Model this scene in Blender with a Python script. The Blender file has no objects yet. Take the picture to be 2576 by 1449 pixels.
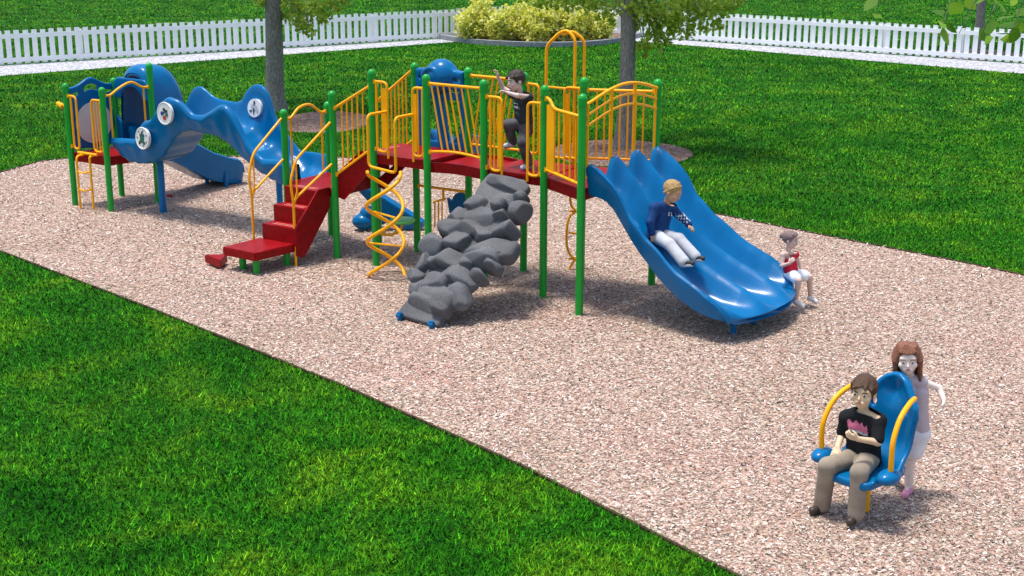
import bpy, math, random
import numpy as np
from mathutils import Vector, Matrix

sc = bpy.context.scene
COL = sc.collection
PI = math.pi
V = Vector

# ------------------------------------------------------------------ camera
F_PX, PITCH, ROLL, CAM_H = 3463.7, 0.2767, 0.0028, 4.7314      # focal length in pixels of a 2576 wide frame
c_, s_ = math.cos(PITCH), math.sin(PITCH)
r0, u0, f0 = V((1, 0, 0)), V((0, s_, c_)), V((0, c_, -s_))
cr = r0 * math.cos(ROLL) + u0 * math.sin(ROLL)
cu = u0 * math.cos(ROLL) - r0 * math.sin(ROLL)
camd = bpy.data.cameras.new('camera')
cam = bpy.data.objects.new('camera', camd); COL.objects.link(cam)
camd.sensor_width = 36.0; camd.lens = F_PX / 2576 * 36.0
camd.clip_start = 0.1; camd.clip_end = 2000
mw = Matrix.Identity(4)
for i in range(3):
    mw[i][0] = cr[i]; mw[i][1] = cu[i]; mw[i][2] = -f0[i]
mw[2][3] = CAM_H
cam.matrix_world = mw
sc.camera = cam

# ------------------------------------------------------------------ light
SUN_DIR = V((-0.20, 0.02, 1.0)).normalized()
sun_el = math.asin(SUN_DIR.z); sun_az = math.atan2(SUN_DIR.x, SUN_DIR.y)
world = bpy.data.worlds.new('World'); sc.world = world; world.use_nodes = True
wn = world.node_tree.nodes; wl = world.node_tree.links
bg = wn.get('Background') or wn.new('ShaderNodeBackground')
sky = wn.new('ShaderNodeTexSky'); sky.sky_type = 'NISHITA'; sky.sun_disc = False
sky.sun_elevation = sun_el; sky.sun_rotation = sun_az
sky.air_density = 1.0; sky.dust_density = 2.5; sky.ozone_density = 1.0
wl.new(sky.outputs[0], bg.inputs[0]); bg.inputs[1].default_value = 0.15
sund = bpy.data.lights.new('sun', 'SUN'); sund.energy = 2.6; sund.angle = math.radians(10.0); sund.color = (1.0, 0.96, 0.9)
sun = bpy.data.objects.new('sun', sund); COL.objects.link(sun)
sun.rotation_euler = SUN_DIR.to_track_quat('Z', 'Y').to_euler()
sc.view_settings.view_transform = 'Standard'
sc.view_settings.look = 'None'
sc.view_settings.exposure = 0.66
sc.view_settings.gamma = 1.0

# ------------------------------------------------------------------ helpers
def ray(x, y):
    dx, dy = x - 1288, y - 724
    return (cr * (dx / F_PX) - cu * (dy / F_PX) + f0)
def onz(x, y, z=0.0):
    r = ray(x, y); t = (z - CAM_H) / r.z
    return V((r.x * t, r.y * t, z))
def at(x, y, Y):
    r = ray(x, y); t = Y / r.y
    return V((r.x * t, Y, CAM_H + r.z * t))

def tag(o, label=None, cat=None, group=None, kind=None):
    if label: o['label'] = label
    if cat: o['category'] = cat
    if group: o['group'] = group
    if kind: o['kind'] = kind
    return o
def empty(name, loc, label=None, cat=None, group=None):
    o = bpy.data.objects.new(name, None); COL.objects.link(o); o.location = loc
    o.empty_display_size = 0.2
    return tag(o, label, cat, group)
def link(name, me, mats, parent=None, smooth=True):
    if not isinstance(mats, (list, tuple)): mats = [mats]
    for m in mats: me.materials.append(m)
    o = bpy.data.objects.new(name, me); COL.objects.link(o)
    if smooth:
        me.polygons.foreach_set('use_smooth', [True] * len(me.polygons))
    if parent is not None:
        o.parent = parent
        loc = V((0, 0, 0)); p = parent
        while p is not None:
            loc += p.location; p = p.parent
        o.location = -loc                      # meshes are written in world coordinates
    return o

class MB:
    def __init__(s): s.v = []; s.f = []; s.m = []; s.cm = 0
    def add(s, vs, fs):
        b = len(s.v); s.v += [tuple(x) for x in vs]
        s.f += [tuple(i + b for i in f) for f in fs]; s.m += [s.cm] * len(fs)
    def tube(s, pts, r, n=10, cap=True, closed=False):
        pts = [V(p) for p in pts]; N = len(pts)
        rs = r if isinstance(r, (list, tuple)) else [r] * N
        vs = []; up = None
        for i, p in enumerate(pts):
            if closed: d = pts[(i + 1) % N] - pts[i - 1]
            else: d = pts[min(i + 1, N - 1)] - pts[max(i - 1, 0)]
            d.normalize()
            if up is None:
                up = V((0, 0, 1)) if abs(d.z) < .9 else V((1, 0, 0))
            a = d.cross(up)
            if a.length < 1e-5: a = d.orthogonal()
            a.normalize(); up = a.cross(d).normalized()
            for k in range(n):
                t = 2 * PI * k / n
                vs.append(p + (a * math.cos(t) + up * math.sin(t)) * rs[i])
        fs = []
        for i in range(N if closed else N - 1):
            j = (i + 1) % N
            for k in range(n):
                l = (k + 1) % n
                fs.append((i * n + k, i * n + l, j * n + l, j * n + k))
        if cap and not closed:
            fs.append(tuple(range(n))[::-1]); fs.append(tuple((N - 1) * n + k for k in range(n)))
        s.add(vs, fs)
    def box(s, o, ax, ay, az):
        """o = corner, ax, ay, az = edge vectors"""
        o, ax, ay, az = V(o), V(ax), V(ay), V(az)
        vs = [o, o + ax, o + ax + ay, o + ay, o + az, o + ax + az, o + ax + ay + az, o + ay + az]
        fs = [(0, 3, 2, 1), (4, 5, 6, 7), (0, 1, 5, 4), (1, 2, 6, 5), (2, 3, 7, 6), (3, 0, 4, 7)]
        if ax.cross(ay).dot(az) < 0: fs = [f[::-1] for f in fs]
        s.add(vs, fs)
    def prism(s, base, up):
        base = [V(b) for b in base]; n = len(base); up = V(up)
        vs = base + [b + up for b in base]
        fs = [tuple(range(n))[::-1], tuple(range(n, 2 * n))]
        fs += [(i, (i + 1) % n, n + (i + 1) % n, n + i) for i in range(n)]
        s.add(vs, fs)
    def dome(s, c, r, h, n=14, m=4):
        c = V(c); vs = []
        for i in range(m):
            a = i / m * PI / 2
            for k in range(n):
                t = 2 * PI * k / n
                vs.append(c + V((math.cos(t) * r * math.cos(a), math.sin(t) * r * math.cos(a), h * math.sin(a))))
        vs.append(c + V((0, 0, h)))
        fs = []
        for i in range(m - 1):
            for k in range(n):
                l = (k + 1) % n
                fs.append((i * n + k, i * n + l, (i + 1) * n + l, (i + 1) * n + k))
        for k in range(n): fs.append(((m - 1) * n + k, (m - 1) * n + (k + 1) % n, m * n))
        s.add(vs, fs)
    def loft(s, rings, cap=True):
        n = len(rings[0]); vs = [p for r in rings for p in r]; fs = []
        for i in range(len(rings) - 1):
            for k in range(n):
                l = (k + 1) % n
                fs.append((i * n + k, i * n + l, (i + 1) * n + l, (i + 1) * n + k))
        s.add(vs, fs)
    def mesh(s, name):
        me = bpy.data.meshes.new(name); me.from_pydata(s.v, [], s.f)
        me.polygons.foreach_set('material_index', s.m); me.update(); return me
    def build(s, name, mats, parent=None, smooth=True, bevel=0.0):
        me = s.mesh(name)
        if bevel > 0:
            import bmesh
            bm = bmesh.new(); bm.from_mesh(me)
            bmesh.ops.bevel(bm, geom=list(bm.edges), offset=bevel, segments=2, affect='EDGES', clamp_overlap=True)
            bm.to_mesh(me); bm.free(); smooth = False
        o = link(name, me, mats, parent, smooth)
        if smooth: autosmooth(me)
        return o
def autosmooth(me, ang=40):
    import bmesh
    bm = bmesh.new(); bm.from_mesh(me)
    bmesh.ops.recalc_face_normals(bm, faces=list(bm.faces))
    ca = math.radians(ang)
    for e in bm.edges:
        if len(e.link_faces) == 2 and e.calc_face_angle(0) > ca: e.smooth = False
    bm.to_mesh(me); bm.free()

def catmull(pts, n=6, closed=False):
    P = [np.array(p, float) for p in pts]; N = len(P); out = []
    for i in range(N if closed else N - 1):
        if closed: a, b, c, d = P[i - 1], P[i], P[(i + 1) % N], P[(i + 2) % N]
        else: a, b, c, d = P[max(i - 1, 0)], P[i], P[i + 1], P[min(i + 2, N - 1)]
        for k in range(n):
            t = k / n
            out.append(.5 * ((2 * b) + (-a + c) * t + (2 * a - 5 * b + 4 * c - d) * t * t + (-a + 3 * b - 3 * c + d) * t ** 3))
    if not closed: out.append(P[-1])
    return [tuple(o) for o in out]
def fillet(pts, r=.06, n=5):
    """polyline with rounded corners"""
    pts = [V(p) for p in pts]; out = [pts[0]]
    for i in range(1, len(pts) - 1):
        a, b, c = pts[i - 1], pts[i], pts[i + 1]
        l = min(r, (a - b).length * .5, (c - b).length * .5)
        p, q = b + (a - b).normalized() * l, b + (c - b).normalized() * l
        for k in range(n + 1):
            t = k / n; out.append(p * (1 - t) ** 2 + b * 2 * t * (1 - t) + q * t * t)
    out.append(pts[-1]); return out

# ---- signed distance fields meshed with surface nets
def nets(D, org, vox):
    S = D < 0
    nx, ny, nz = D.shape
    c = [S[i:nx - 1 + i, j:ny - 1 + j, k:nz - 1 + k] for i in (0, 1) for j in (0, 1) for k in (0, 1)]
    cnt = sum(x.astype(np.int8) for x in c)
    act = (cnt > 0) & (cnt < 8)
    idx = -np.ones(act.shape, np.int64); ai = np.argwhere(act); idx[act] = np.arange(len(ai))
    pos = np.zeros((len(ai), 3)); w = np.zeros(len(ai))
    off = [(i, j, k) for i in (0, 1) for j in (0, 1) for k in (0, 1)]
    dv = [D[ai[:, 0] + o[0], ai[:, 1] + o[1], ai[:, 2] + o[2]] for o in off]
    for a in range(8):
        for b in range(a + 1, 8):
            d = np.abs(np.array(off[a]) - np.array(off[b]))
            if d.sum() != 1: continue
            m = (dv[a] < 0) != (dv[b] < 0)
            t = dv[a] / (dv[a] - dv[b] + 1e-12)
            p = np.array(off[a])[None, :] + t[:, None] * (np.array(off[b]) - np.array(off[a]))[None, :]
            pos[m] += p[m]; w[m] += 1
    pos = (pos / w[:, None] + ai) * vox + org
    F = []
    for ax in range(3):
        o1, o2 = (ax + 1) % 3, (ax + 2) % 3
        sl0 = [slice(None)] * 3; sl1 = [slice(None)] * 3
        sl0[ax] = slice(0, -1); sl1[ax] = slice(1, None)
        e = np.argwhere(S[tuple(sl0)] != S[tuple(sl1)])
        e = e[(e[:, o1] > 0) & (e[:, o2] > 0) & (e[:, o1] < D.shape[o1] - 1) & (e[:, o2] < D.shape[o2] - 1)]
        def cell(a, b):
            q = e.copy(); q[:, o1] -= a; q[:, o2] -= b
            return idx[q[:, 0], q[:, 1], q[:, 2]]
        quad = np.stack([cell(0, 0), cell(1, 0), cell(1, 1), cell(0, 1)], 1)
        inside = S[e[:, 0], e[:, 1], e[:, 2]]
        quad[~inside] = quad[~inside][:, ::-1]
        F.append(quad)
    F = np.concatenate(F); F = F[(F >= 0).all(1)]
    return pos, F
def npmesh(name, Vt, F):
    me = bpy.data.meshes.new(name); k = F.shape[1]
    me.vertices.add(len(Vt)); me.vertices.foreach_set('co', np.ascontiguousarray(Vt, np.float32).ravel())
    me.loops.add(F.size); me.loops.foreach_set('vertex_index', np.ascontiguousarray(F, np.int32).ravel())
    me.polygons.add(len(F)); me.polygons.foreach_set('loop_start', np.arange(0, F.size, k, dtype=np.int32))
    me.update(calc_edges=True); me.validate(); return me
def cap_(a, b, ra, rb=None, k=None):
    a = np.array(a, float); b = np.array(b, float); rb = ra if rb is None else rb
    def f(P):
        ab = b - a; t = np.clip(((P - a) @ ab) / max(ab @ ab, 1e-9), 0, 1)
        return np.linalg.norm(P - a - t[..., None] * ab, axis=-1) - (ra + (rb - ra) * t)
    R = max(ra, rb)
    return (f, np.minimum(a, b) - R, np.maximum(a, b) + R, k)
def ell(c, R, ax=None, k=None, cut=None):
    c = np.array(c, float); R = np.array(R, float)
    A = np.eye(3) if ax is None else np.array([list(x) for x in ax], float)
    def f(P):
        q = (P - c) @ A.T
        k0 = np.linalg.norm(q / R, axis=-1); k1 = np.linalg.norm(q / R ** 2, axis=-1)
        d = k0 * (k0 - 1) / (k1 + 1e-9)
        if cut is not None:
            for (cp, cn) in cut: d = np.maximum(d, (P - np.array(cp, float)) @ np.array(cn, float))
        return d
    r = R.max()
    return (f, c - r, c + r, k)
def field(prims, vox, k=.012, pad=.03, sub=()):
    lo = np.min([p[1] for p in prims], 0) - pad; hi = np.max([p[2] for p in prims], 0) + pad
    n = np.ceil((hi - lo) / vox).astype(int) + 1
    D = np.full(tuple(n), 1.0, np.float32)
    for (f, a, b, kk) in prims:
        kk = k if kk is None else kk
        i0 = np.maximum(((a - pad - lo) / vox).astype(int), 0); i1 = np.minimum(((b + pad - lo) / vox).astype(int) + 2, n)
        g = np.stack(np.meshgrid(*[lo[j] + vox * np.arange(i0[j], i1[j]) for j in range(3)], indexing='ij'), -1)
        d = f(g).astype(np.float32)
        s = tuple(slice(i0[j], i1[j]) for j in range(3)); o = D[s]
        h = np.clip(.5 + .5 * (o - d) / kk, 0, 1)
        D[s] = o * (1 - h) + d * h - kk * h * (1 - h)
    for f in sub:
        g = np.stack(np.meshgrid(*[lo[j] + vox * np.arange(0, n[j]) for j in range(3)], indexing='ij'), -1)
        D = np.maximum(D, -f(g).astype(np.float32))
    return nets(D, lo, vox)
def sdf_obj(name, prims, vox, mats, parent=None, k=.012, sub=(), matfn=None):
    P, Fc = field(prims, vox, k, sub=sub)
    me = npmesh(name, P, Fc)
    if matfn is not None:
        cen = P[Fc].mean(1); me.polygons.foreach_set('material_index', np.ascontiguousarray(matfn(cen), np.int32))
    return link(name, me, mats, parent)
def sdf_func(name, f, lo, hi, vox, mats, parent=None, xf=None):
    """f works on local points; xf = (origin, ax, ay, az) places them in the world"""
    lo = np.array(lo, float); hi = np.array(hi, float); n = np.ceil((hi - lo) / vox).astype(int) + 1
    g = np.stack(np.meshgrid(*[lo[j] + vox * np.arange(n[j]) for j in range(3)], indexing='ij'), -1)
    P, Fc = nets(f(g), lo, vox)
    if xf is not None:
        o, ax, ay, az = [np.array(list(t), float) for t in xf]
        P = o + P[:, :1] * ax + P[:, 1:2] * ay + P[:, 2:3] * az
        if np.dot(np.cross(ax, ay), az) < 0: Fc = Fc[:, ::-1]
    return link(name, npmesh(name, P, Fc), mats, parent)
def smax(a, b, k):
    h = np.clip(.5 - .5 * (a - b) / k, 0, 1); return a * (1 - h) + b * h + k * h * (1 - h)
def smin(a, b, k): return -smax(-a, -b, k)

# ------------------------------------------------------------------ materials
def mat(name, col, rough=.5, spec=.5, coat=0., var=.06, vscale=6., bump=0., bscale=60., detail=3., sub=0.):
    m = bpy.data.materials.new(name); m.use_nodes = True
    nt = m.node_tree; b = nt.nodes['Principled BSDF']; N, L = nt.nodes, nt.links
    b.inputs['Roughness'].default_value = rough
    b.inputs['Specular IOR Level'].default_value = spec
    b.inputs['Coat Weight'].default_value = coat
    if sub: b.inputs['Subsurface Weight'].default_value = sub; b.inputs['Subsurface Scale'].default_value = .02
    tc = N.new('ShaderNodeNewGeometry')
    nz = N.new('ShaderNodeTexNoise'); nz.inputs['Scale'].default_value = vscale; nz.inputs['Detail'].default_value = detail
    L.new(tc.outputs['Position'], nz.inputs['Vector'])
    mp = N.new('ShaderNodeMapRange'); mp.inputs['From Min'].default_value = .3; mp.inputs['From Max'].default_value = .7
    mp.inputs['To Min'].default_value = 1 - var; mp.inputs['To Max'].default_value = 1 + var
    L.new(nz.outputs['Fac'], mp.inputs['Value'])
    mx = N.new('ShaderNodeVectorMath'); mx.operation = 'SCALE'; mx.inputs[0].default_value = col[:3]
    L.new(mp.outputs[0], mx.inputs['Scale']); L.new(mx.outputs[0], b.inputs['Base Color'])
    if bump:
        n2 = N.new('ShaderNodeTexNoise'); n2.inputs['Scale'].default_value = bscale; n2.inputs['Detail'].default_value = 4
        L.new(tc.outputs['Position'], n2.inputs['Vector'])
        bp = N.new('ShaderNodeBump'); bp.inputs['Strength'].default_value = bump; bp.inputs['Distance'].default_value = .01
        L.new(n2.outputs['Fac'], bp.inputs['Height']); L.new(bp.outputs[0], b.inputs['Normal'])
    return m
GREEN = mat('green_paint', (.004, .34, .030), .40, .35, .15, .12, 3)
YELLOW = mat('yellow_paint', (.98, .42, .002), .38, .25, .05, .08, 5)
BLUE = mat('blue_plastic', (.0005, .128, .325), .24, .22, .05, .10, 3, .05, 25)
RED = mat('red_coating', (.25, .0015, .004), .45, .15, .02, .22, 14, .25, 90)
WHITE = mat('white_panel', (.74, .74, .72), .45)
CREAM = mat('cream_panel', (.62, .60, .55), .55)
DARK = mat('dark_print', (.02, .03, .03), .5)
TEAL = mat('green_print', (.02, .12, .08), .5)
REDP = mat('red_print', (.45, .03, .02), .5)
BLUEP = mat('blue_print', (.02, .04, .25), .5)
def rock_mat():
    m = mat('grey_rock', (.112, .113, .119), .85, .25, 0, .22, 2.5, .5, 70)
    nt = m.node_tree; N, L = nt.nodes, nt.links; b = N['Principled BSDF']
    src = b.inputs['Base Color'].links[0].from_socket
    v = N.new('ShaderNodeTexNoise'); v.inputs['Scale'].default_value = 150; v.inputs['Detail'].default_value = 2
    g = N.new('ShaderNodeNewGeometry'); L.new(g.outputs['Position'], v.inputs['Vector'])
    mr = N.new('ShaderNodeMapRange'); mr.inputs['From Min'].default_value = .35; mr.inputs['From Max'].default_value = .65
    mr.inputs['To Min'].default_value = .6; mr.inputs['To Max'].default_value = 1.45; L.new(v.outputs['Fac'], mr.inputs['Value'])
    s = N.new('ShaderNodeVectorMath'); s.operation = 'SCALE'; L.new(src, s.inputs[0]); L.new(mr.outputs[0], s.inputs['Scale'])
    L.new(s.outputs[0], b.inputs['Base Color']); return m
ROCK = rock_mat()
def ramp_mat(name, build):
    m = bpy.data.materials.new(name); m.use_nodes = True
    nt = m.node_tree; build(nt, nt.nodes['Principled BSDF']); return m
def ramp(nt, src, stops, interp='LINEAR'):
    r = nt.nodes.new('ShaderNodeValToRGB'); r.color_ramp.interpolation = interp
    el = r.color_ramp.elements
    while len(el) < len(stops): el.new(.5)
    for e, (p, c) in zip(el, stops): e.position = p; e.color = tuple(c) + (1,)
    nt.links.new(src, r.inputs[0]); return r.outputs[0]
def noise(nt, scale, detail=4, rough=.55, vec=None, dist=0):
    n = nt.nodes.new('ShaderNodeTexNoise'); n.inputs['Scale'].default_value = scale
    n.inputs['Detail'].default_value = detail; n.inputs['Roughness'].default_value = rough; n.inputs['Distortion'].default_value = dist
    if vec is None:
        g = nt.nodes.new('ShaderNodeNewGeometry'); vec = g.outputs['Position']
    nt.links.new(vec, n.inputs['Vector']); return n
def mixc(nt, a, b, fac, mode='MIX'):
    x = nt.nodes.new('ShaderNodeMix'); x.data_type = 'RGBA'; x.blend_type = mode
    for s, sock in ((fac, x.inputs[0]), (a, x.inputs[6]), (b, x.inputs[7])):
        if hasattr(s, 'links'): nt.links.new(s, sock)
        elif isinstance(s, (int, float)): sock.default_value = s
        else: sock.default_value = tuple(s) + (1,)
    return x.outputs[2]
CHIP = [(0, (.55, .48, .39)), (.15, (.38, .29, .22)), (.28, (.36, .20, .16)), (.42, (.53, .35, .29)), (.56, (.24, .19, .15)), (.68, (.80, .74, .68)), (.80, (.10, .085, .07)), (.91, (.035, .03, .026))]
def mulch_build(sc1=45., tint=(1, 1, 1)):
    def go(nt, b):
        N, L = nt.nodes, nt.links
        g = N.new('ShaderNodeNewGeometry')
        wob = noise(nt, 14, 2)
        va = N.new('ShaderNodeVectorMath'); va.operation = 'MULTIPLY_ADD'; va.inputs[1].default_value = (.05, .05, .05)
        L.new(wob.outputs['Color'], va.inputs[0]); L.new(g.outputs['Position'], va.inputs[2])
        vo = N.new('ShaderNodeTexVoronoi'); vo.inputs['Scale'].default_value = sc1; L.new(va.outputs[0], vo.inputs['Vector'])
        sep = N.new('ShaderNodeSeparateColor'); L.new(vo.outputs['Color'], sep.inputs[0])
        c1 = ramp(nt, sep.outputs[0], CHIP, 'CONSTANT')
        vo2 = N.new('ShaderNodeTexVoronoi'); vo2.inputs['Scale'].default_value = sc1 * 2.3; L.new(va.outputs[0], vo2.inputs['Vector'])
        sep2 = N.new('ShaderNodeSeparateColor'); L.new(vo2.outputs['Color'], sep2.inputs[0])
        c2 = ramp(nt, sep2.outputs[1], CHIP, 'CONSTANT')
        c = mixc(nt, c1, c2, .4)
        big = noise(nt, .5, 4)
        tone = ramp(nt, big.outputs['Fac'], [(.32, (.90, .84, .78)), (.52, (1, .95, .92)), (.7, (1.0, .86, .84))])
        c = mixc(nt, c, tone, 1., 'MULTIPLY'); c = mixc(nt, c, tint, 1., 'MULTIPLY')
        L.new(c, b.inputs['Base Color']); b.inputs['Roughness'].default_value = .9
        b.inputs['Specular IOR Level'].default_value = .15
        bp = N.new('ShaderNodeBump'); bp.inputs['Strength'].default_value = .9; bp.inputs['Distance'].default_value = .012
        L.new(sep.outputs[2], bp.inputs['Height']); L.new(bp.outputs[0], b.inputs['Normal'])
    return go
MULCH = ramp_mat('wood_chip_mulch', mulch_build(45., (.95, .93, .91)))
BEDMULCH = ramp_mat('dark_bed_mulch', mulch_build(22., (.48, .42, .40)))
def grass_tone(nt, pos=None):
    a = noise(nt, .9, 5, .6, pos, .6); bb = noise(nt, .16, 3, .5, pos)
    c1 = ramp(nt, a.outputs['Fac'], [(.30, (.008, .105, .001)), (.46, (.020, .158, .003)), (.60, (.050, .210, .004)), (.74, (.100, .265, .008))])
    c2 = ramp(nt, bb.outputs['Fac'], [(.35, (.74, .78, .80)), (.65, (1.02, .98, .92))])
    cl = noise(nt, 13, 4, .7, pos, .3)
    c3 = ramp(nt, cl.outputs['Fac'], [(.34, (.42, .52, .46)), (.5, (1., 1., .95)), (.64, (2.1, 1.55, 1.5))])
    return mixc(nt, mixc(nt, c1, c2, 1., 'MULTIPLY'), c3, 1., 'MULTIPLY')
def lawn_build(nt, b):
    N, L = nt.nodes, nt.links
    c = grass_tone(nt)
    g = N.new('ShaderNodeNewGeometry')
    mp = N.new('ShaderNodeMapping'); mp.inputs['Scale'].default_value = (1, 1.0, 1); L.new(g.outputs['Position'], mp.inputs[0])
    f = noise(nt, 26, 5, .7, mp.outputs[0])
    c3 = ramp(nt, f.outputs['Fac'], [(.3, (.16, .20, .18)), (.5, (.55, .56, .52)), (.72, (1.3, 1.05, 1.0))])
    c = mixc(nt, c, c3, 1., 'MULTIPLY'); L.new(c, b.inputs['Base Color'])
    b.inputs['Roughness'].default_value = .9; b.inputs['Specular IOR Level'].default_value = .1
    bp = N.new('ShaderNodeBump'); bp.inputs['Strength'].default_value = .8; bp.inputs['Distance'].default_value = .03
    L.new(f.outputs['Fac'], bp.inputs['Height']); L.new(bp.outputs[0], b.inputs['Normal'])
LAWN = ramp_mat('lawn_turf', lawn_build)
def blade_build(nt, b):
    N, L = nt.nodes, nt.links
    at_ = N.new('ShaderNodeAttribute'); at_.attribute_name = 'tone'
    c = mixc(nt, grass_tone(nt), at_.outputs['Color'], 1., 'MULTIPLY')
    L.new(c, b.inputs['Base Color']); b.inputs['Roughness'].default_value = .7; b.inputs['Specular IOR Level'].default_value = .06
BLADE = ramp_mat('grass_blade', blade_build)
def leaf_mat(name, stops):
    def go(nt, b):
        N, L = nt.nodes, nt.links
        at_ = N.new('ShaderNodeAttribute'); at_.attribute_name = 'tone'
        s = N.new('ShaderNodeSeparateColor'); L.new(at_.outputs['Color'], s.inputs[0])
        L.new(ramp(nt, s.outputs[0], stops), b.inputs['Base Color'])
        b.inputs['Roughness'].default_value = .5; b.inputs['Specular IOR Level'].default_value = .3
        tr = N.new('ShaderNodeBsdfTranslucent'); L.new(ramp(nt, s.outputs[0], stops), tr.inputs[0])
        ms = N.new('ShaderNodeMixShader'); ms.inputs[0].default_value = .5
        out = [n for n in N if n.type == 'OUTPUT_MATERIAL'][0]
        L.new(b.outputs[0], ms.inputs[1]); L.new(tr.outputs[0], ms.inputs[2]); L.new(ms.outputs[0], out.inputs[0])
    return ramp_mat(name, go)
LEAF = leaf_mat('tree_leaf', [(0, (.16, .28, .02)), (.5, (.34, .48, .045)), (.85, (.55, .66, .10)), (1, (.70, .76, .22))])
SHRUB = leaf_mat('golden_shrub_leaf', [(0, (.30, .38, .05)), (.4, (.56, .62, .08)), (.75, (.80, .76, .12)), (1, (.95, .92, .45))])
NEARLEAF = leaf_mat('near_leaf', [(0, (.03, .10, .01)), (.5, (.10, .26, .015)), (1, (.3, .5, .04))])
def bark_build(nt, b):
    N, L = nt.nodes, nt.links
    g = N.new('ShaderNodeNewGeometry'); mp = N.new('ShaderNodeMapping'); mp.inputs['Scale'].default_value = (1, 1, .3)
    L.new(g.outputs['Position'], mp.inputs[0])
    f = noise(nt, 40, 5, .7, mp.outputs[0])
    L.new(ramp(nt, f.outputs['Fac'], [(.3, (.11, .10, .085)), (.5, (.22, .205, .18)), (.7, (.40, .375, .34))]), b.inputs['Base Color'])
    b.inputs['Roughness'].default_value = .95; b.inputs['Specular IOR Level'].default_value = .1
    bp = N.new('ShaderNodeBump'); bp.inputs['Strength'].default_value = .8; bp.inputs['Distance'].default_value = .02
    L.new(f.outputs['Fac'], bp.inputs['Height']); L.new(bp.outputs[0], b.inputs['Normal'])
BARK = ramp_mat('grey_bark', bark_build)
def gravel_build(nt, b):
    N, L = nt.nodes, nt.links
    g = N.new('ShaderNodeNewGeometry')
    vo = N.new('ShaderNodeTexVoronoi'); vo.inputs['Scale'].default_value = 18; L.new(g.outputs['Position'], vo.inputs['Vector'])
    s = N.new('ShaderNodeSeparateColor'); L.new(vo.outputs['Color'], s.inputs[0])
    L.new(ramp(nt, s.outputs[0], [(0, (.24, .24, .26)), (.45, (.38, .38, .40)), (.8, (.62, .62, .64)), (1, (.12, .12, .13))]), b.inputs['Base Color'])
    b.inputs['Roughness'].default_value = .9
    bp = N.new('ShaderNodeBump'); bp.inputs['Strength'].default_value = .6; bp.inputs['Distance'].default_value = .02
    L.new(s.outputs[1], bp.inputs['Height']); L.new(bp.outputs[0], b.inputs['Normal'])
GRAVEL = ramp_mat('pale_gravel', gravel_build)
CONC = mat('grey_concrete', (.25, .26, .28), .85, .2, 0, .2, 8, .3, 60)
PICKET = mat('white_picket_paint', (.90, .90, .89), .5, .3, 0, .03, 4)
EDGE = mat('dark_edging', (.05, .025, .015), .8, .2, 0, .3, 20)
# ================================================================== SETTING
def sheet(name, poly, z, m, kind='structure', parent=None):
    me = bpy.data.meshes.new(name); me.from_pydata([(p[0], p[1], z) for p in poly], [], [tuple(range(len(poly)))]); me.update()
    o = link(name, me, m, parent, False)
    if kind: o['kind'] = kind
    return o
lawn = sheet('lawn', [(-500, -60), (500, -60), (500, 900), (-500, 900)], 0, LAWN)
MP = [(-9.6, 20.9), (-7.08, 18.44), (-4.3, 15.7), (-1.66, 12.99), (.1, 11.0), (1.63, 9.03), (3.6, 6.4), (6.2, 2.8), (11.5, 2.0), (12.5, 8), (10.5, 13.5),
      (8.2, 16.2), (7.3, 16.6), (6.07, 17.98), (4.48, 19.55), (3.21, 20.84), (1.3, 22.7), (-.59, 24.4), (-1.39, 25.0), (-3.2, 25.6), (-5.54, 25.67), (-7.14, 25.48), (-8.3, 25.45), (-8.75, 25.1), (-9.1, 24.0), (-9.8, 22.2)]
mulch = sheet('mulch_ground', MP, .004, MULCH)
eb = MB()
def ribbon(mb, poly, w, z0, z1, closed=True):
    n = len(poly)
    for i in range(n if closed else n - 1):
        a = V((*poly[i], 0)); b = V((*poly[(i + 1) % n], 0)); d = (b - a); nn = V((-d.y, d.x, 0)).normalized() * w
        mb.box(a - nn * .5 + V((0, 0, z0)), b - a, nn, V((0, 0, z1 - z0)))
ribbon(eb, MP, .03, -.02, .018)
eo = eb.build('mulch_edging', EDGE, smooth=False); eo['kind'] = 'structure'
# gravel strips along the fence
GL = [(-30, 28.9), (-14.9, 39.95), (-2.05, 48.54), (1.65, 51.05), (1.65, 49.5), (-2.02, 47.1), (-13.99, 37.65), (-30, 25.4)]
GR = [(1.65, 51.05), (7.49, 46.8), (15.2, 41.2), (32, 29), (32, 25.6), (14.35, 38.75), (5.74, 46.3), (1.65, 49.5)]
sheet('gravel_strip', GL, .006, GRAVEL); sheet('gravel_strip', GR, .006, GRAVEL)
# tree mulch beds and shrub bed
def disc_poly(cx, cy, rx, ry, n=40, seed=0):
    rd = random.Random(seed); ph = rd.random() * 6
    return [(cx + rx * (1 + .02 * math.sin(3 * t + ph)) * math.cos(t), cy + ry * (1 + .02 * math.sin(5 * t)) * math.sin(t)) for t in [2 * PI * k / n for k in range(n)]]
B1 = disc_poly(-4.12, 29.9, 1.05, 1.5); B2 = disc_poly(2.08, 26.2, 1.36, 1.45, seed=3)
B3 = disc_poly(14.7, 43.6, 1.5, 1.6, seed=5)
for b in (B1, B2, B3): sheet('mulch_bed', b, .008, BEDMULCH)
curb = catmull([(-2.45, 48.1), (-1.5, 46.75), (-.4, 46.0), (.9, 45.62), (2.3, 45.9), (3.4, 46.9), (4.1, 48.3), (4.4, 48.95)], 5)
SB = [c[:2] for c in curb] + [(1.7, 50.7)]
sheet('shrub_bed', SB, .10, BEDMULCH)
cb = MB(); ribbon(cb, [c[:2] for c in curb], .2, -.02, .16, False)
co = cb.build('bed_curb', CONC, smooth=False); co['kind'] = 'structure'

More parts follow.
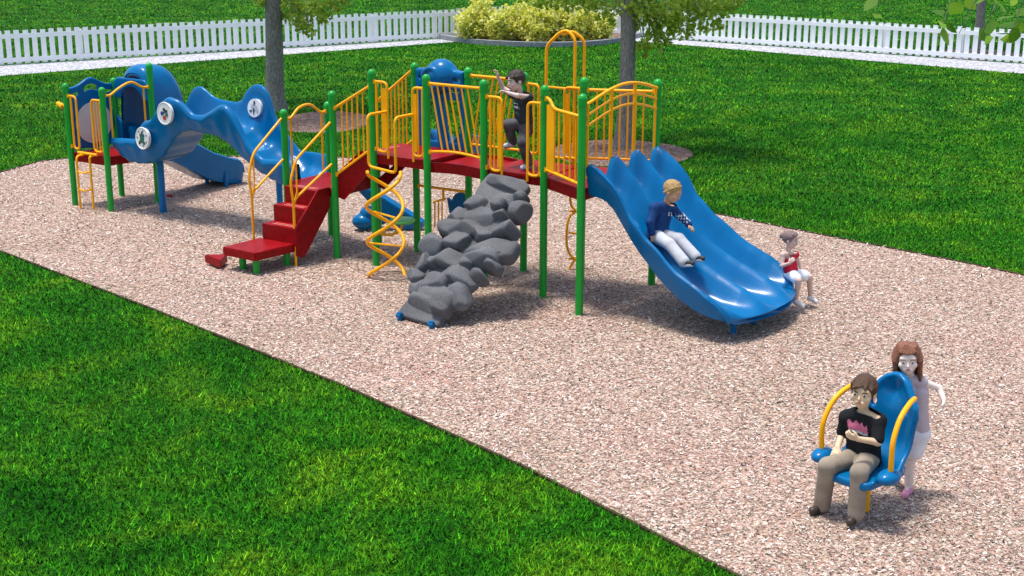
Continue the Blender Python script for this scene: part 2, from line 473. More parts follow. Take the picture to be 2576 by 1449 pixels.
# ---- picket fences
def fence(A, B, label, pitch=.25, seed=0):
    rd = random.Random(seed)
    A = V((*A, 0)); B = V((*B, 0)); d = B - A; L_ = d.length; d.normalize(); n = V((-d.y, d.x, 0))
    if n.y > 0: n = -n                                  # n points to the play area
    root = empty('picket_fence', A, label, 'fence', 'white picket fences round the lawn')
    pk = MB()
    k = 0; x = .06
    while x < L_ - .1:
        h = .985 + rd.uniform(-.012, .012); w = .148; tl = rd.uniform(-.006, .006)
        o = A + d * x + n * .022 + V((0, 0, .035))
        pk.box(o, d * w, n * .022, V((0, 0, h - .035)) + d * tl)
        x += pitch; k += 1
    pk.build('pickets', PICKET, root, False)
    for z in (.085, .765):
        rb = MB(); rb.box(A + V((0, 0, z)) + n * .046, d * L_, n * .022, V((0, 0, .125))); rb.build('rail', PICKET, root, False)
    x = .0
    while x < L_ + .1:
        pb = MB(); pb.box(A + d * (x - .05) - n * .13, d * .10, n * .10, V((0, 0, .93))); pb.build('post', PICKET, root, False, .006); x += 2.45
    return root
fence((-23, 33.95 + .6), (1.60, 51.0), 'white picket fence running up from the left edge to the far corner', seed=1)
fence((1.75, 50.95), (22.5, 35.85), 'white picket fence running down from the far corner to the right edge', seed=2)

# ---- grass blades and chips
rs = np.random.RandomState(7)
def inpoly(P, poly):
    x, y = P[:, 0], P[:, 1]; r = np.zeros(len(P), bool); n = len(poly)
    for i in range(n):
        x1, y1 = poly[i][:2]; x2, y2 = poly[(i + 1) % n][:2]
        c = ((y1 > y) != (y2 > y)); xx = (x2 - x1) * (y - y1) / ((y2 - y1) + 1e-12) + x1
        r ^= c & (x < xx)
    return r
def scatter(n_per, d0, d1, keep):
    """points on the ground in a wedge in front of the camera"""
    th = .56; area = th * (d1 * d1 - d0 * d0); n = int(n_per * area)
    r = np.sqrt(rs.uniform(d0 * d0, d1 * d1, n)); a = rs.uniform(-th, th, n)
    P = np.stack([r * np.sin(a) * 1.0, r * np.cos(a)], 1)
    return P[keep(P)]
def lawn_keep(P):
    k = ~inpoly(P, MP)
    for q in (GL, GR, B1, B2, B3, SB): k &= ~inpoly(P, q)
    return k
Vb, Tb = [], []
for d0, d1, den, w, h in [(4.5, 7, 3800, .009, .055), (7, 9.5, 3800, .010, .060), (9.5, 12, 2600, .012, .060), (12, 16, 1900, .012, .060), (16, 22, 1300, .015, .060), (22, 32, 700, .020, .062), (32, 50, 300, .030, .065), (50, 75, 90, .05, .07)]:
    P = scatter(den, d0, d1, lawn_keep); n = len(P)
    a = rs.uniform(0, 2 * PI, n); lean = rs.uniform(.5, 1.25, n); hh = h * rs.uniform(.5, 1.35, n)
    dr = np.stack([np.cos(a), np.sin(a)], 1); pr = np.stack([-dr[:, 1], dr[:, 0]], 1) * (w * rs.uniform(.6, 1.4, n) / 2)[:, None]
    b0 = np.c_[P - pr, np.full(n, -.004)]; b1 = np.c_[P + pr, np.full(n, -.004)]
    tip = np.c_[P + dr * (hh * np.sin(lean))[:, None], hh * np.cos(lean)]
    Vb.append(np.stack([b0, b1, tip], 1).reshape(-1, 3))
    t = rs.uniform(.35, 1.6, n) ** 1.5; t = t + (rs.uniform(0, 1, n) > .93) * 1.5
    yel = rs.uniform(.75, 1.5, n)
    Tb.append(np.repeat(np.stack([t * yel, t, t * rs.uniform(.6, 1.6, n), np.ones(n)], 1), 3, 0))
Vb = np.concatenate(Vb); Tb = np.concatenate(Tb)
me = npmesh('grass', Vb, np.arange(len(Vb)).reshape(-1, 3))
ca = me.color_attributes.new('tone', 'FLOAT_COLOR', 'POINT'); ca.data.foreach_set('color', Tb.astype(np.float32).ravel())
g = link('grass', me, BLADE, None, False); tag(g, 'short dense green lawn grass around the mulch play area', 'grass', None, 'stuff')
print('blades', len(Vb) // 3)
# loose wood chips
Vc, Tc = [], []
chipc = np.array([c for _, c in CHIP])
for d0, d1, den, l in [(5, 8, 1300, .020), (8, 12, 1300, .021), (12, 17, 900, .025), (17, 27, 400, .032)]:
    P = scatter(den, d0, d1, lambda P: inpoly(P, MP)); n = len(P)
    a = rs.uniform(0, 2 * PI, n); ll = l * rs.uniform(.5, 1.3, n); ww = ll * rs.uniform(.25, .5, n)
    tz = rs.uniform(-.45, .45, n) * ll; tw = rs.uniform(-.4, .4, n) * ww
    dx = np.stack([np.cos(a) * ll / 2, np.sin(a) * ll / 2, tz / 2], 1); dy = np.stack([-np.sin(a) * ww / 2, np.cos(a) * ww / 2, tw / 2], 1)
    c = np.c_[P, .006 + np.abs(tz) / 2 + np.abs(tw) / 2 + rs.uniform(0, .01, n)]
    Vc.append(np.stack([c - dx - dy, c + dx - dy, c + dx + dy, c - dx + dy], 1).reshape(-1, 3))
    k = rs.choice(len(chipc), n, p=[.22, .14, .15, .15, .1, .14, .06, .04]); col = chipc[k] * rs.uniform(.8, 1.1, (n, 1))
    Tc.append(np.repeat(np.c_[col, np.ones(n)], 4, 0))
Vc = np.concatenate(Vc); Tc = np.concatenate(Tc)
me = npmesh('wood_chips', Vc, np.arange(len(Vc)).reshape(-1, 4))
ca = me.color_attributes.new('tone', 'FLOAT_COLOR', 'POINT'); ca.data.foreach_set('color', Tc.astype(np.float32).ravel())
def chip_build(nt, b):
    a = nt.nodes.new('ShaderNodeAttribute'); a.attribute_name = 'tone'; nt.links.new(a.outputs['Color'], b.inputs['Base Color'])
    b.inputs['Roughness'].default_value = .85; b.inputs['Specular IOR Level'].default_value = .2
g = link('wood_chips', me, ramp_mat('loose_chip', chip_build), None, False)
tag(g, 'loose beige and pink wood chips covering the play area', 'wood chips', None, 'stuff')

# ---- leaves
def leaves(name, pts, size, m, parent, seed=0, flat=0., mean=.58):
    rr = np.random.RandomState(seed); P = np.array(pts, float); n = len(P)
    nrm = rr.normal(size=(n, 3)); nrm[:, 2] += flat; nrm /= np.linalg.norm(nrm, axis=1)[:, None]
    u = np.cross(nrm, rr.normal(size=(n, 3))); u /= np.linalg.norm(u, axis=1)[:, None]; w = np.cross(nrm, u)
    s = (size * rr.uniform(.6, 1.3, n))[:, None]
    q = [P - u * s * .5, P - u * s * .12 + w * s * .36 + nrm * s * .06, P + u * s * .28 + w * s * .24, P + u * s * .55 - nrm * s * .08, P + u * s * .28 - w * s * .24, P - u * s * .12 - w * s * .36 + nrm * s * .06]
    Vt = np.stack(q, 1).reshape(-1, 3)
    me = npmesh(name, Vt, np.arange(len(Vt)).reshape(-1, 6))
    t = np.clip(rr.normal(mean, .25, n), 0, 1)
    ca = me.color_attributes.new('tone', 'FLOAT_COLOR', 'POINT')
    ca.data.foreach_set('color', np.repeat(np.c_[t, t, t, np.ones(n)], 6, 0).astype(np.float32).ravel())
    return link(name, me, m, parent, False)
def tree(base, rad, H, clumps, crown_c, crown_r, ncl, leaf, label, seed=0, lm=None, lowz=2.75, cl=210, cat='tree', group='broadleaf trees with grey trunks', taper=.75):
    rd = random.Random(seed); rr = np.random.RandomState(seed)
    base = V((*base, 0)); root = empty('tree', base, label, cat, group)
    tb = MB(); pts, r_ = [], []
    for i in range(15):
        t = i / 14; z = H * t - .05
        pts.append(base + V((.03 * math.sin(z * 1.3 + seed), .03 * math.cos(z * 1.1), z)))
        r_.append(rad * ((1 + .35 * math.exp(-z * 5)) - (1 - taper) * t))
    tb.tube(pts, r_, 20); tb.build('trunk', BARK, root)
    L = []; cc = V(crown_c)
    lb = MB()
    for k in range(ncl):
        while True:
            v = V((rd.uniform(-1, 1), rd.uniform(-1, 1), rd.uniform(-1, 1)))
            if .25 < v.length < 1: break
        p = cc + V((v.x * crown_r[0], v.y * crown_r[1], v.z * crown_r[2]))
        if p.z < lowz + .4: p.z = lowz + .4 + rd.random() * .5
        L.append((p, rd.uniform(.22, .45)))
        if k % 6 == 0:
            s0 = base + V((0, 0, H * rd.uniform(.72, .98)))
            mid = (s0 + p) / 2 + V((0, 0, .25))
            lb.tube([tuple(q) for q in catmull([s0, mid, p], 4)], [rad * .32 * (1 - .75 * i / 8) for i in range(9)], 7)
    for (p, r) in clumps:
        L.append((V(p), r))
        s0 = base + V((0, 0, max(p[2] + .35, H * .68))); mid = (s0 + V(p)) / 2 + V((0, 0, .22))
        lb.tube([tuple(q) for q in catmull([s0, mid, V(p)], 4)], [rad * .14 * (1 - .8 * i / 8) for i in range(9)], 6)
    lb.build('branch', BARK, root)
    P = []
    for p, r in L:
        n = int(cl * (r / .33) ** 2)
        q = rr.normal(size=(n, 3)); q *= (r * rr.uniform(.2, 1, n) ** .6 / np.linalg.norm(q, axis=1))[:, None]
        P.append(np.array(p) + q)
    leaves('crown', np.concatenate(P), leaf, lm or LEAF, root, seed, .4)
    return root
def cl2(lst, Y, seed):
    rd = random.Random(seed); return [((at(x, y, Y + dy))[:], r * 1.12) for x, y, r, dy in lst]
T1 = cl2([(735, 12, .24, 0), (770, 30, .26, .2), (800, 20, .24, -.2), (760, 65, .17, 0), (785, 75, .11, -.1), (840, 8, .22, .1), (725, 40, .14, .3), (660, 0, .14, .2), (645, -15, .2, 0), (810, 50, .14, .3), (745, 52, .15, -.3), (825, 38, .1, 0), (775, 88, .06, 0), (870, -12, .2, 0)], 31.2, 1)
tree((-5.41, 31.5), .215, 5.2, T1, (-5.2, 31.6, 6.0), (2.8, 2.8, 2.0), 60, .10, 'grey trunked tree at the left, behind the blue crawl tunnel', 11, lowz=3.4)
T2 = cl2([(1615, 20, .26, -.2), (1650, 45, .26, .1), (1690, 30, .28, -.3), (1740, 35, .26, .2), (1790, 30, .24, -.1), (1825, 15, .2, 0), (1640, 85, .2, .1), (1625, 115, .15, -.2), (1668, 100, .16, 0), (1700, 78, .18, .2), (1622, 142, .07, -.1), (1735, 80, .12, 0),
          (1808, 62, .12, 0), (1600, 60, .13, .3), (1660, 122, .07, .1), (1770, 62, .14, -.2), (1545, 15, .2, .3), (1510, 25, .17, 0), (1470, 8, .18, -.1), (1435, 14, .14, .1), (1390, 2, .17, .2), (1345, -6, .16, 0), (1310, -12, .12, 0), (1540, 48, .1, 0), (1850, -5, .2, 0), (1600, 30, .2, .2), (1670, 60, .2, .1), (1715, 5, .25, 0), (1770, 8, .25, .3), (1630, 0, .2, .2), (1580, 10, .15, -.1), (1490, 5, .15, .1), (1410, 0, .16, 0), (1365, 10, .12, .1), (1700, 48, .2, 0)], 26.7, 2)
tree((2.19, 26.75), .165, 4.6, T2, (2.3, 27.0, 5.4), (2.5, 2.5, 1.9), 60, .095, 'grey trunked tree behind the playground with leaves hanging over the right fence', 12, lowz=3.6)
tree((14.75, 44.2), .15, 4.2, [], (14.9, 44.6, 5.6), (2.6, 2.6, 1.8), 90, .12, 'slim trunk standing beyond the right fence, cut by the top edge', 13, lowz=3.6)
# near tree at the right whose twigs hang into the top right corner
rd = random.Random(5)
root = empty('tree', V((6.4, 9.2, 0)), 'near leafy twigs hanging into the top right corner of the view', 'tree', 'broadleaf trees with grey trunks')
tb = MB(); tb.tube([(6.4, 9.2, -.05), (6.35, 9.2, 2.5), (6.2, 9.3, 5.2), (6.1, 9.3, 7)], [.17, .14, .12, .07], 16); tb.build('trunk', BARK, root)
lb = MB(); NL = []
hang = [((2480, -60), (2440, 30), (2412, 85)), ((2540, -80), (2500, 20), (2470, 80)), ((2590, -60), (2560, 40), (2530, 110)), ((2240, -90), (2215, -20), (2205, 20)), ((2420, -90), (2385, 20), (2372, 60))]
for h in hang:
    P3 = [at(x, y, 9.2) for x, y in h]; start = V((6.2, 9.3, 5.4))
    lb.tube([tuple(q) for q in catmull([start, P3[0] + V((.1, 0, .25)), *P3], 5)], [.006 - .0002 * i for i in range(21)], 6)
for x, y, s in [(2207, 38, .08), (2192, 8, .06), (2205, -10, .07), (2370, 62, .1), (2392, 68, .11), (2378, 88, .09), (2360, 30, .07), (2494, 68, .10), (2476, 85, .09), (2486, 100, .08), (2444, 98, .055), (2533, 82, .07), (2545, 92, .08), (2552, 88, .10), (2540, 60, .07), (2560, 70, .07), (2520, 15, .08), (2500, -5, .09), (2550, 5, .09), (2470, -5, .08), (2440, 8, .07), (2225, 5, .07), (2570, 30, .08), (2530, 45, .07), (2404, 20, .06)]:
    NL.append((at(x, y, 9.2 + rd.uniform(-.2, .2))[:], s))
lb.build('branch', BARK, root)
rr = np.random.RandomState(3)
extra = [(6.1 + rr.normal() * .9, 9.3 + rr.normal() * .9, 6.3 + abs(rr.normal()) * .8) for _ in range(1600)]
leaves('crown', [p for p, s in NL] + extra, .13, NEARLEAF, root, 8, -.2)
# golden shrubs
sh = [(1180, 78, .42, .75, 47.0), (1215, 62, .5, 1.0, 47.2), (1260, 84, .45, .8, 46.6), (1300, 72, .55, .95, 46.9), (1350, 92, .5, .9, 46.3), (1395, 80, .5, .95, 46.6), (1435, 90, .5, .9, 46.6), (1480, 84, .5, .85, 46.9), (1515, 88, .38, .65, 47.2), (1330, 55, .45, 1.0, 47.8)]
locs = ['at the left end of the curved bed', 'second from the left, tallest in the curved bed', 'third from the left along the curb', 'fourth from the left in the curved bed', 'fifth from the left, at the front of the curb', 'behind the top of the yellow hoop', 'right behind the yellow hoop', 'third from the right end of the bed', 'at the right end of the bed beside the trunk', 'at the back of the bed against the fence corner']
for i, (x, y, w, h, Y) in enumerate(sh):
    b = at(x, y, Y); h *= 1.18; w *= .98
    root = empty('shrub', V((b.x, Y, .1)), 'golden green shrub ' + locs[i], 'shrub', 'golden shrubs in the curved bed')
    sb = MB(); rd = random.Random(i); rr = np.random.RandomState(i + 20)
    for k in range(9):
        a = rd.uniform(0, 2 * PI); r = w * rd.uniform(.3, .9)
        sb.tube([(b.x, Y, .08), (b.x + math.cos(a) * r * .5, Y + math.sin(a) * r * .5, h * .5), (b.x + math.cos(a) * r, Y + math.sin(a) * r, h * rd.uniform(.8, 1.15))], [.02, .014, .006], 5)
    sb.build('stem', BARK, root)
    P = []
    for k in range(80):
        v = rr.normal(size=3); v /= np.linalg.norm(v); v *= rr.uniform(.45, 1.1)
        c = np.array([b.x + v[0] * w, Y + v[1] * w, .1 + h * .5 + v[2] * h * rr.uniform(.45, .68)])
        if c[2] < .12: c[2] = .15
        P.append(c + rr.normal(size=(26, 3)) * .085)
    leaves('foliage', np.concatenate(P), .10, SHRUB, root, i, .5, .68)
# ================================================================== PLAY STRUCTURE
e = V((-.825, .565, 0)); n_ = V((.565, .825, 0)); q_ = -e; S = .885; UP = V((0, 0, 1))
A = V((.38, 16.25, 0)); Fp = A + e * S; H = Fp + e * S; J = H + e * S; M = J + e * .69; Lp = M + e * S
Bk = n_ * S; D = A + Bk; E_ = Fp + Bk; G_ = H + Bk; I = J + Bk; K = M + Bk; Np = Lp + Bk
B = V((.79, 15.51, 0)); C = V((1.77, 16.83, 0))
p1, p2, p3, p4 = V((-6.95, 21.43, 0)), V((-6.25, 20.97, 0)), V((-6.39, 22.1, 0)), V((-5.67, 21.6, 0))
play = empty('play_structure', (-2, 18, 0), 'large playground structure with green posts, red decks, yellow rails and blue slides on mulch', 'playground structure')
def post(p, h, r=.047, m=None):
    mb = MB(); mb.tube([p + V((0, 0, -.05)), p + V((0, 0, h - .05))], r, 18)
    o = mb.build('post', m or GREEN, play)
    cb = MB(); cb.tube([p + V((0, 0, h - .13)), p + V((0, 0, h - .049))], r + .006, 18); cb.dome(p + V((0, 0, h - .05)), r + .006, .055, 18)
    cb.build('post_cap', m or GREEN, o)
    return o
for p in (A, B, C, D, E_, Fp, G_, H, I, J): post(p, 2.6)
for p in (M, K): post(p, 2.27)
for p in (Lp, Np): post(p, 1.95)
for p, h in ((p1, 1.93), (p2, 1.93), (p3, 1.93), (p4, 2.23)): post(p, h)

# ---- decks
def deck(poly, z, th=.12, inset=.02):
    mb = MB(); c = sum(poly, V()) / len(poly)
    P = [p + (c - p).normalized() * inset for p in poly]
    mb.prism([p + UP * (z - .035) for p in P], UP * .035)
    P2 = [p + (c - p).normalized() * .012 for p in P]
    mb.prism([p + UP * (z - th) for p in P2], UP * (th - .036))
    # raised tread bars
    return mb.build('deck', RED, play, False)
deck([Fp, A, D, E_], 1.5); deck([J, H, G_, I], 1.5)
deck([A, B, C, D], 1.5, .14)
deck([Lp, M, K, Np], .95)
deck([p1, p2, p4, p3], .85, .14)
# arched bridge H-F
mb = MB(); rings = []
for i in range(13):
    t = i / 12; z = 1.485 + .02 * math.sin(PI * t); a = H.lerp(Fp, .04 + .92 * t); b = G_.lerp(E_, .04 + .92 * t)
    a2 = a + n_ * .03; b2 = b - n_ * .03
    rings.append([a2 + UP * (z - .13), b2 + UP * (z - .13), b2 + UP * z, b2 - n_ * .03 + UP * z, b2 - n_ * .03 + UP * (z - .04), a2 + n_ * .03 + UP * (z - .04), a2 + n_ * .03 + UP * z, a2 + UP * z])
mb.loft(rings); mb.f += [tuple(range(8))[::-1], tuple(12 * 8 + k for k in range(8))]; mb.m += [0, 0]
mb.build('bridge', RED, play)

# ---- railings
def clamp(mb, p, d, z):
    mb.tube([p + d * .040 + UP * (z - .028), p + d * .040 + UP * (z + .028)], .024, 10)
def bars(mb, a, b, za, zb, ta, tb, nb, r=.0115, slant=0, arch=0, w0=.07, w1=None):
    L_ = (b - a).length; w1 = w0 if w1 is None else w1
    for k in range(nb):
        t = (w0 + (L_ - w0 - w1) * (k + .5) / nb) / L_
        p = a.lerp(b, t); u = (b - a).normalized() * slant
        pb = p + UP * (za + (zb - za) * t + arch * math.sin(PI * t)); pt = p + UP * (ta + (tb - ta) * t)
        mb.tube([pt - u, pb + u], r, 8)
def railing(a, b, za, zb, ta, tb, nb, slant=0, arch=0, clamps=True, off=0.0):
    mb = MB(); d = (b - a).normalized(); s = V((-d.y, d.x, 0)) * off; a2, b2 = a + d * .045 + s, b - d * .045 + s
    mb.tube([a2 + UP * ta, b2 + UP * tb], .019, 10)
    mb.tube([tuple(a2.lerp(b2, t) + UP * (za + (zb - za) * t + arch * math.sin(PI * t))) for t in [i / 10 for i in range(11)]], .017, 10)
    bars(mb, a2, b2, za, zb, ta, tb, nb, slant=slant, arch=arch)
    if clamps:
        for p, z0, z1, s_ in ((a, za, ta, 1), (b, zb, tb, -1)):
            for z in (z0, z1): clamp(mb, p, d * s_, z)
    return mb.build('railing', YELLOW, play)
railing(H, Fp, 1.63, 1.63, 2.49, 2.49, 7, slant=.085, arch=.03)
railing(G_, E_, 1.6, 1.6, 2.5, 2.5, 8, slant=-.085)
railing(M, J, 1.16, 1.56, 2.05, 2.38, 5)
railing(K, I, 1.12, 1.56, 2.05, 2.50, 7)
railing(D, C, 1.60, 1.60, 2.45, 2.45, 7)
# A-B railing with dipped top bar and wide plate by the front post
mb = MB(); d = (B - A).normalized(); L_ = (B - A).length
top = [A + d * .05 + UP * 2.46, A + d * .13 + UP * 2.44, A + d * .2 + UP * 2.36, A + d * .3 + UP * 2.345, B - d * .05 + UP * 2.34]
mb.tube(fillet(top, .07), .019); mb.tube([A + d * .05 + UP * 1.60, B - d * .05 + UP * 1.56], .019)
mb.box(A + d * .07 + UP * 1.6 - V((d.y, -d.x, 0)) * .012, d * .17, V((d.y, -d.x, 0)) * .024, UP * .78)
for k in range(4): 
    p = A.lerp(B, .40 + .15 * k); mb.tube([p + UP * 1.58, p + UP * 2.345], .0125, 8)
for z in (1.6, 2.45): clamp(mb, A, d, z)
mb.build('railing', YELLOW, play)
# arched hood rail over the wave slide
mb = MB(); d = (C - B).normalized(); L_ = (C - B).length; q2 = V((.825, -.565, 0))
def arcz(t, k): return [2.47, 2.34, 2.22][k] + .17 * math.sin(PI * min(1, t * .86 + .02)) ** 1.2 - (0.02 * t)
for k in range(3):
    P = [B + d * (.05 + (L_ - .1) * t) + q2 * .02 + UP * (arcz(t, k) - (.0 if k == 0 else .0)) for t in [i / 16 for i in range(17)]]
    mb.tube(P, .019 if k == 0 else .015, 10)
for t, z0, r in ((.05, 1.62, .016), (.345, 1.55, .022), (.66, 1.55, .022), (.955, 1.6, .016)):
    p = B + d * (L_ * t) + q2 * .02; mb.tube([p + UP * z0, p + UP * (arcz(t, 0) - .01)], r, 10)
for p, z, s_ in ((B, 2.46, 1), (C, 2.46, -1), (B, 1.6, 1)): clamp(mb, p, d * s_, z)
mb.build('arched_railing', YELLOW, play)

def loop(a, d, w0, w1, z0, z1, nb=1, plate=0, hook=0):
    """rounded vertical frame beside a post: a = post, d = direction away from it"""
    mb = MB()
    P = [a + d * .05 + UP * z1, a + d * w1 + UP * z1, a + d * w1 + UP * z0, a + d * w0 + UP * z0, a + d * w0 + UP * (z1)]
    mb.tube(fillet(P, .07), .018, 10)
    for k in range(nb):
        p = a + d * (w0 + (w1 - w0) * (k + 1) / (nb + 1)); mb.tube([p + UP * z0, p + UP * z1], .011, 8)
    if plate:
        s = V((-d.y, d.x, 0)) * .02
        mb.box(a + d * (w1 - plate - .015) - s * .5 + UP * (z0 + .05), d * plate, s, UP * (z1 - z0 - .13))
    clamp(mb, a, d, z1); clamp(mb, a, d, z0 + .03)
    if hook: mb.tube([a + d * w1 + UP * (z0 + .02), a + d * w1 + UP * (z0 - .08)], .016, 8)
    return mb.build('handrail_loop', YELLOW, play)
loop(J, q_, .07, .25, 1.55, 2.45, 1, .07, 1); loop(H, e, .06, .22, 1.55, 2.42, 1, .05, 1)
loop(Fp, q_, .10, .27, 1.50, 2.40, 2, .04, 1); loop(A, e, .06, .24, 1.5, 2.38, 1, 0, 1)
loop(E_, q_, .06, .22, 1.58, 2.46, 1); loop(D, e, .07, .28, 1.58, 2.46, 2, .05)
# hand loop over the spiral climber
o_ = -n_
ja, hb = J + q_ * .24, H + e * .22
mb = MB()
P = [ja + UP * 2.08, ja + o_ * .36 - q_ * .02 + UP * 2.08, ja + o_ * .36 - q_ * .02 + UP * 1.42, hb + o_ * .36 + q_ * .0 + UP * 1.38, hb + o_ * .36 + UP * 2.08, hb + UP * 2.08]
mb.tube(fillet(P, .07), .019, 10); mb.build('handhold', YELLOW, play)
# double helix climber
cx = (ja + hb) / 2 + o_ * .34
mb = MB()
for ph in (0, PI):
    P = []
    for i in range(64):
        t = i / 63; z = 1.40 * (1 - t) - .03; a = ph + 2 * PI * (t * 1.40 / .93) - .57; R = .235 * (1 if t > .06 else .9 + t * 1.6)
        P.append(cx + q_ * (R * math.cos(a)) + o_ * (R * math.sin(a)) + UP * z)
    mb.tube(P, .0235, 10)
for t in (.42, .70):
    z = 1.40 * (1 - t); a = 2 * PI * (t * 1.40 / .93) - .57
    v = (q_ * math.cos(a) + o_ * math.sin(a)) * .23; mb.tube([cx - v + UP * z, cx + v + UP * z], .013, 8)
mb.build('spiral_climber', YELLOW, play)

# ---- stairs between the low deck and the bridge deck
def stairs(a, b, a2, b2, za, zb, ns, name='stairs', stringer=.13, solid=0):
    """a,b = low edge, a2,b2 = high edge"""
    mb = MB()
    w = (b - a).normalized(); run = (a2 - a); L = run.length; u = run.normalized()
    aa, bb = a + w * .035, b - w * .035
    for k in range(ns):
        t0, t1 = k / ns, (k + 1) / ns; z0 = za + (zb - za) * k / ns; z1 = za + (zb - za) * (k + 1) / ns
        mb.box(aa + run * t0 + UP * (z0 - .02), bb - aa, u * .02, UP * (z1 - z0))
        mb.box(aa + run * t0 + UP * (z1 - .02), bb - aa, u * (L / ns + .02), UP * .02)
    for sd, p in enumerate((a + w * .015, b - w * .035)):
        P = [p + UP * (za - stringer * .75), p + run * .2 + UP * (za - stringer), p + run + UP * (zb - stringer * 1.25)]
        P += [p + run + UP * (zb + .02), p + run * (1 - 1 / ns) + UP * (zb + .02), p + UP * (za + (zb - za) / ns + .02)] if sd == solid else [p + run + UP * (zb - .03), p + UP * (za - .02)]
        mb.prism(P, w * .02)
    o = mb.build(name, RED, play, False)
    for k in range(ns):
        t = (k + .3) / ns; z1 = za + (zb - za) * (k + 1) / ns + .001
        for q in (0, .055):
            gb = MB(); gb.box(aa + w * .12 + run * t + u * q + UP * (z1 - .0005), (bb - aa) * .62, u * .02, UP * .003)
            gb.build('tread_strip', TREAD, o, False)
    return o
GREENL = mat('light_green_plastic', (.22, .80, .22), .5, .3)
TREAD = mat('pale_tread_strip', (.62, .20, .16), .6)  # paler red than the treads, for the thin strips on each step
stairs(M, K, J, I, .95, 1.5, 3)
st_a, st_b = Lp + o_ * .68 + q_ * .14, M + o_ * .68 - q_ * .08
stairs(st_a, st_b, Lp + q_ * .14, M - q_ * .06, .30, .95, 3, stringer=.2, solid=1)
mb = MB()
Pd = [V((-3.80, 17.50, 0)), V((-3.31, 17.16, 0)), V((-2.86, 17.68, 0)), V((-3.41, 18.02, 0))]
mb.prism([p + UP * .20 for p in Pd], UP * .11); mb.build('transfer_platform', RED, play, False, .012)
mb = MB(); mb.prism([V((-4.10, 17.76, .03)), V((-3.82, 17.44, .03)), V((-3.80, 17.80, .03))], UP * .11); mb.build('ground_step', RED, play, False, .01)
for p in (V((-3.33, 17.33, 0)), V((-3.55, 17.55, 0)), V((-3.0, 17.75, 0))):
    mb = MB(); mb.tube([p - UP * .05, p + UP * .2], .047, 16); mb.build('short_post', GREEN, play)
# stair handrails
fr = V((-2.87, 17.68, 0)); fl = fr + e * .76
for foot, top_, z_ in ((fr, M, 1.86), (fl, Lp, 1.83)):
    mb = MB(); t2 = top_ + o_ * .05
    dd = (t2 - foot)
    P = [t2 + UP * z_, foot + dd * .1 + UP * 1.43, foot + dd * .04 - dd * .1 + UP * 1.15, foot + UP * .86, foot - UP * .05]
    mb.tube(fillet(P, .1), .018, 10)
    mb.tube(fillet([t2 + UP * (z_ - .56), foot + dd * .06 + UP * .92, foot + UP * .84], .05), .017, 10)
    mb.tube([foot + UP * .84, foot + dd * .10 + UP * 1.0, foot + dd * .1 + UP * 1.42], .012, 8)
    mb.build('stair_handrail', YELLOW, play)
# arch rails with end bars over the tunnel mouths
def arch_rail(a, b, za, zb, rise, zbot, nv=2):
    mb = MB(); d = (b - a).normalized(); L_ = (b - a).length
    P = [a + d * .05 + UP * za, a + d * .14 + UP * za, a + d * (L_ * .35) + UP * (za + rise * .9), a + d * (L_ * .6) + UP * (zb + rise), a + d * (L_ - .16) + UP * (zb + .01), b - d * .05 + UP * zb]
    mb.tube(catmull(P, 6), .019, 10)
    for t in (.13, L_ - .13):
        mb.tube([a + d * t + UP * (za if t < L_ / 2 else zb), a + d * t + UP * zbot], .015, 8)
    for p, z, s_ in ((a, za, 1), (b, zb, -1)): clamp(mb, p, d * s_, z)
    mb.build('arch_railing', YELLOW, play)
arch_rail(Lp, Np, 1.82, 1.82, .13, 1.0); arch_rail(p2, p4, 1.80, 1.86, .10, 1.05)
# overhead hoops at the back opening
mb = MB(); d = q_
a0 = E_ + d * .31 + n_ * .03; b0 = E_ + d * .73 + n_ * .03
mb.tube(fillet([a0 + UP * 1.5, a0 + UP * 2.95, a0 + d * .19 + UP * 3.12, a0 + d * .3 + UP * 3.16, b0 + UP * 3.06, b0 + UP * 1.5], .08), .021, 10)
c0 = b0 + d * .06 + n_ * .12
mb.tube(fillet([a0 + d * .24 + UP * 3.10, a0 + d * .34 + n_ * .05 + UP * 3.15, c0 + UP * 3.04, c0 + UP * 2.2, c0 + UP * 1.5], .08), .019, 10)
for z in (1.56, 2.44): mb.tube([a0 + UP * z, b0 + UP * z], .014, 8)
mb.build('overhead_hoop', YELLOW, play)
mb = MB()
pts = [(1433, 480), (1437, 516), (1448, 530), (1433, 545), (1426, 575), (1426, 615), (1434, 640), (1446, 652), (1436, 668), (1430, 684)]
mb.tube(catmull([tuple(at(x, y, 17.55)) for x, y in pts], 4), .017, 8)
for y in (530, 585, 650): mb.tube([at(1430, y, 17.55), at(1466, y + 3, 17.6)], .014, 8)
mb.tube([at(1466, 480, 17.6), at(1464, 688, 17.6)], .014, 8)
mb.build('curly_climber', YELLOW, play)

# ---- left tower ladder
fo = -n_; pm = (p1 + p2) / 2; lu = (p2 - p1).normalized()
fl_, fr_ = onz(203, 525), onz(236, 527)
mb = MB()
for f in (fl_, fr_):
    t = pm + lu * ((f - pm).dot(lu))
    mb.tube(fillet([t + UP * .84, V((f.x, f.y, .84)), V((f.x, f.y, .3)), f - UP * .05], .10), .019, 10)
for z in (.30, .58):
    mid = (fl_ + fr_) / 2; mb.tube(catmull([fl_ + UP * (z + .03), mid + UP * z + fo * .03, fr_ + UP * (z + .03)], 5), .015, 8)
mb.tube([pm - lu * .22 + UP * .87 + fo * .02, pm + lu * .22 + UP * .87 + fo * .02], .022, 10)
mb.build('ladder', YELLOW, play)
loop(p1, lu, .10, .22, .92, 1.74, 0); loop(p2, -lu, .07, .27, .92, 1.72, 2)
mb = MB(); mb.tube([p1 + UP * 1.58, p1 - lu * .14 + UP * 1.57], .02, 10); mb.tube([p1 - lu * .10 + UP * 1.56, p1 - lu * .22 + UP * 1.6], [.045, .035], 12); mb.build('steering_knob', YELLOW, play)
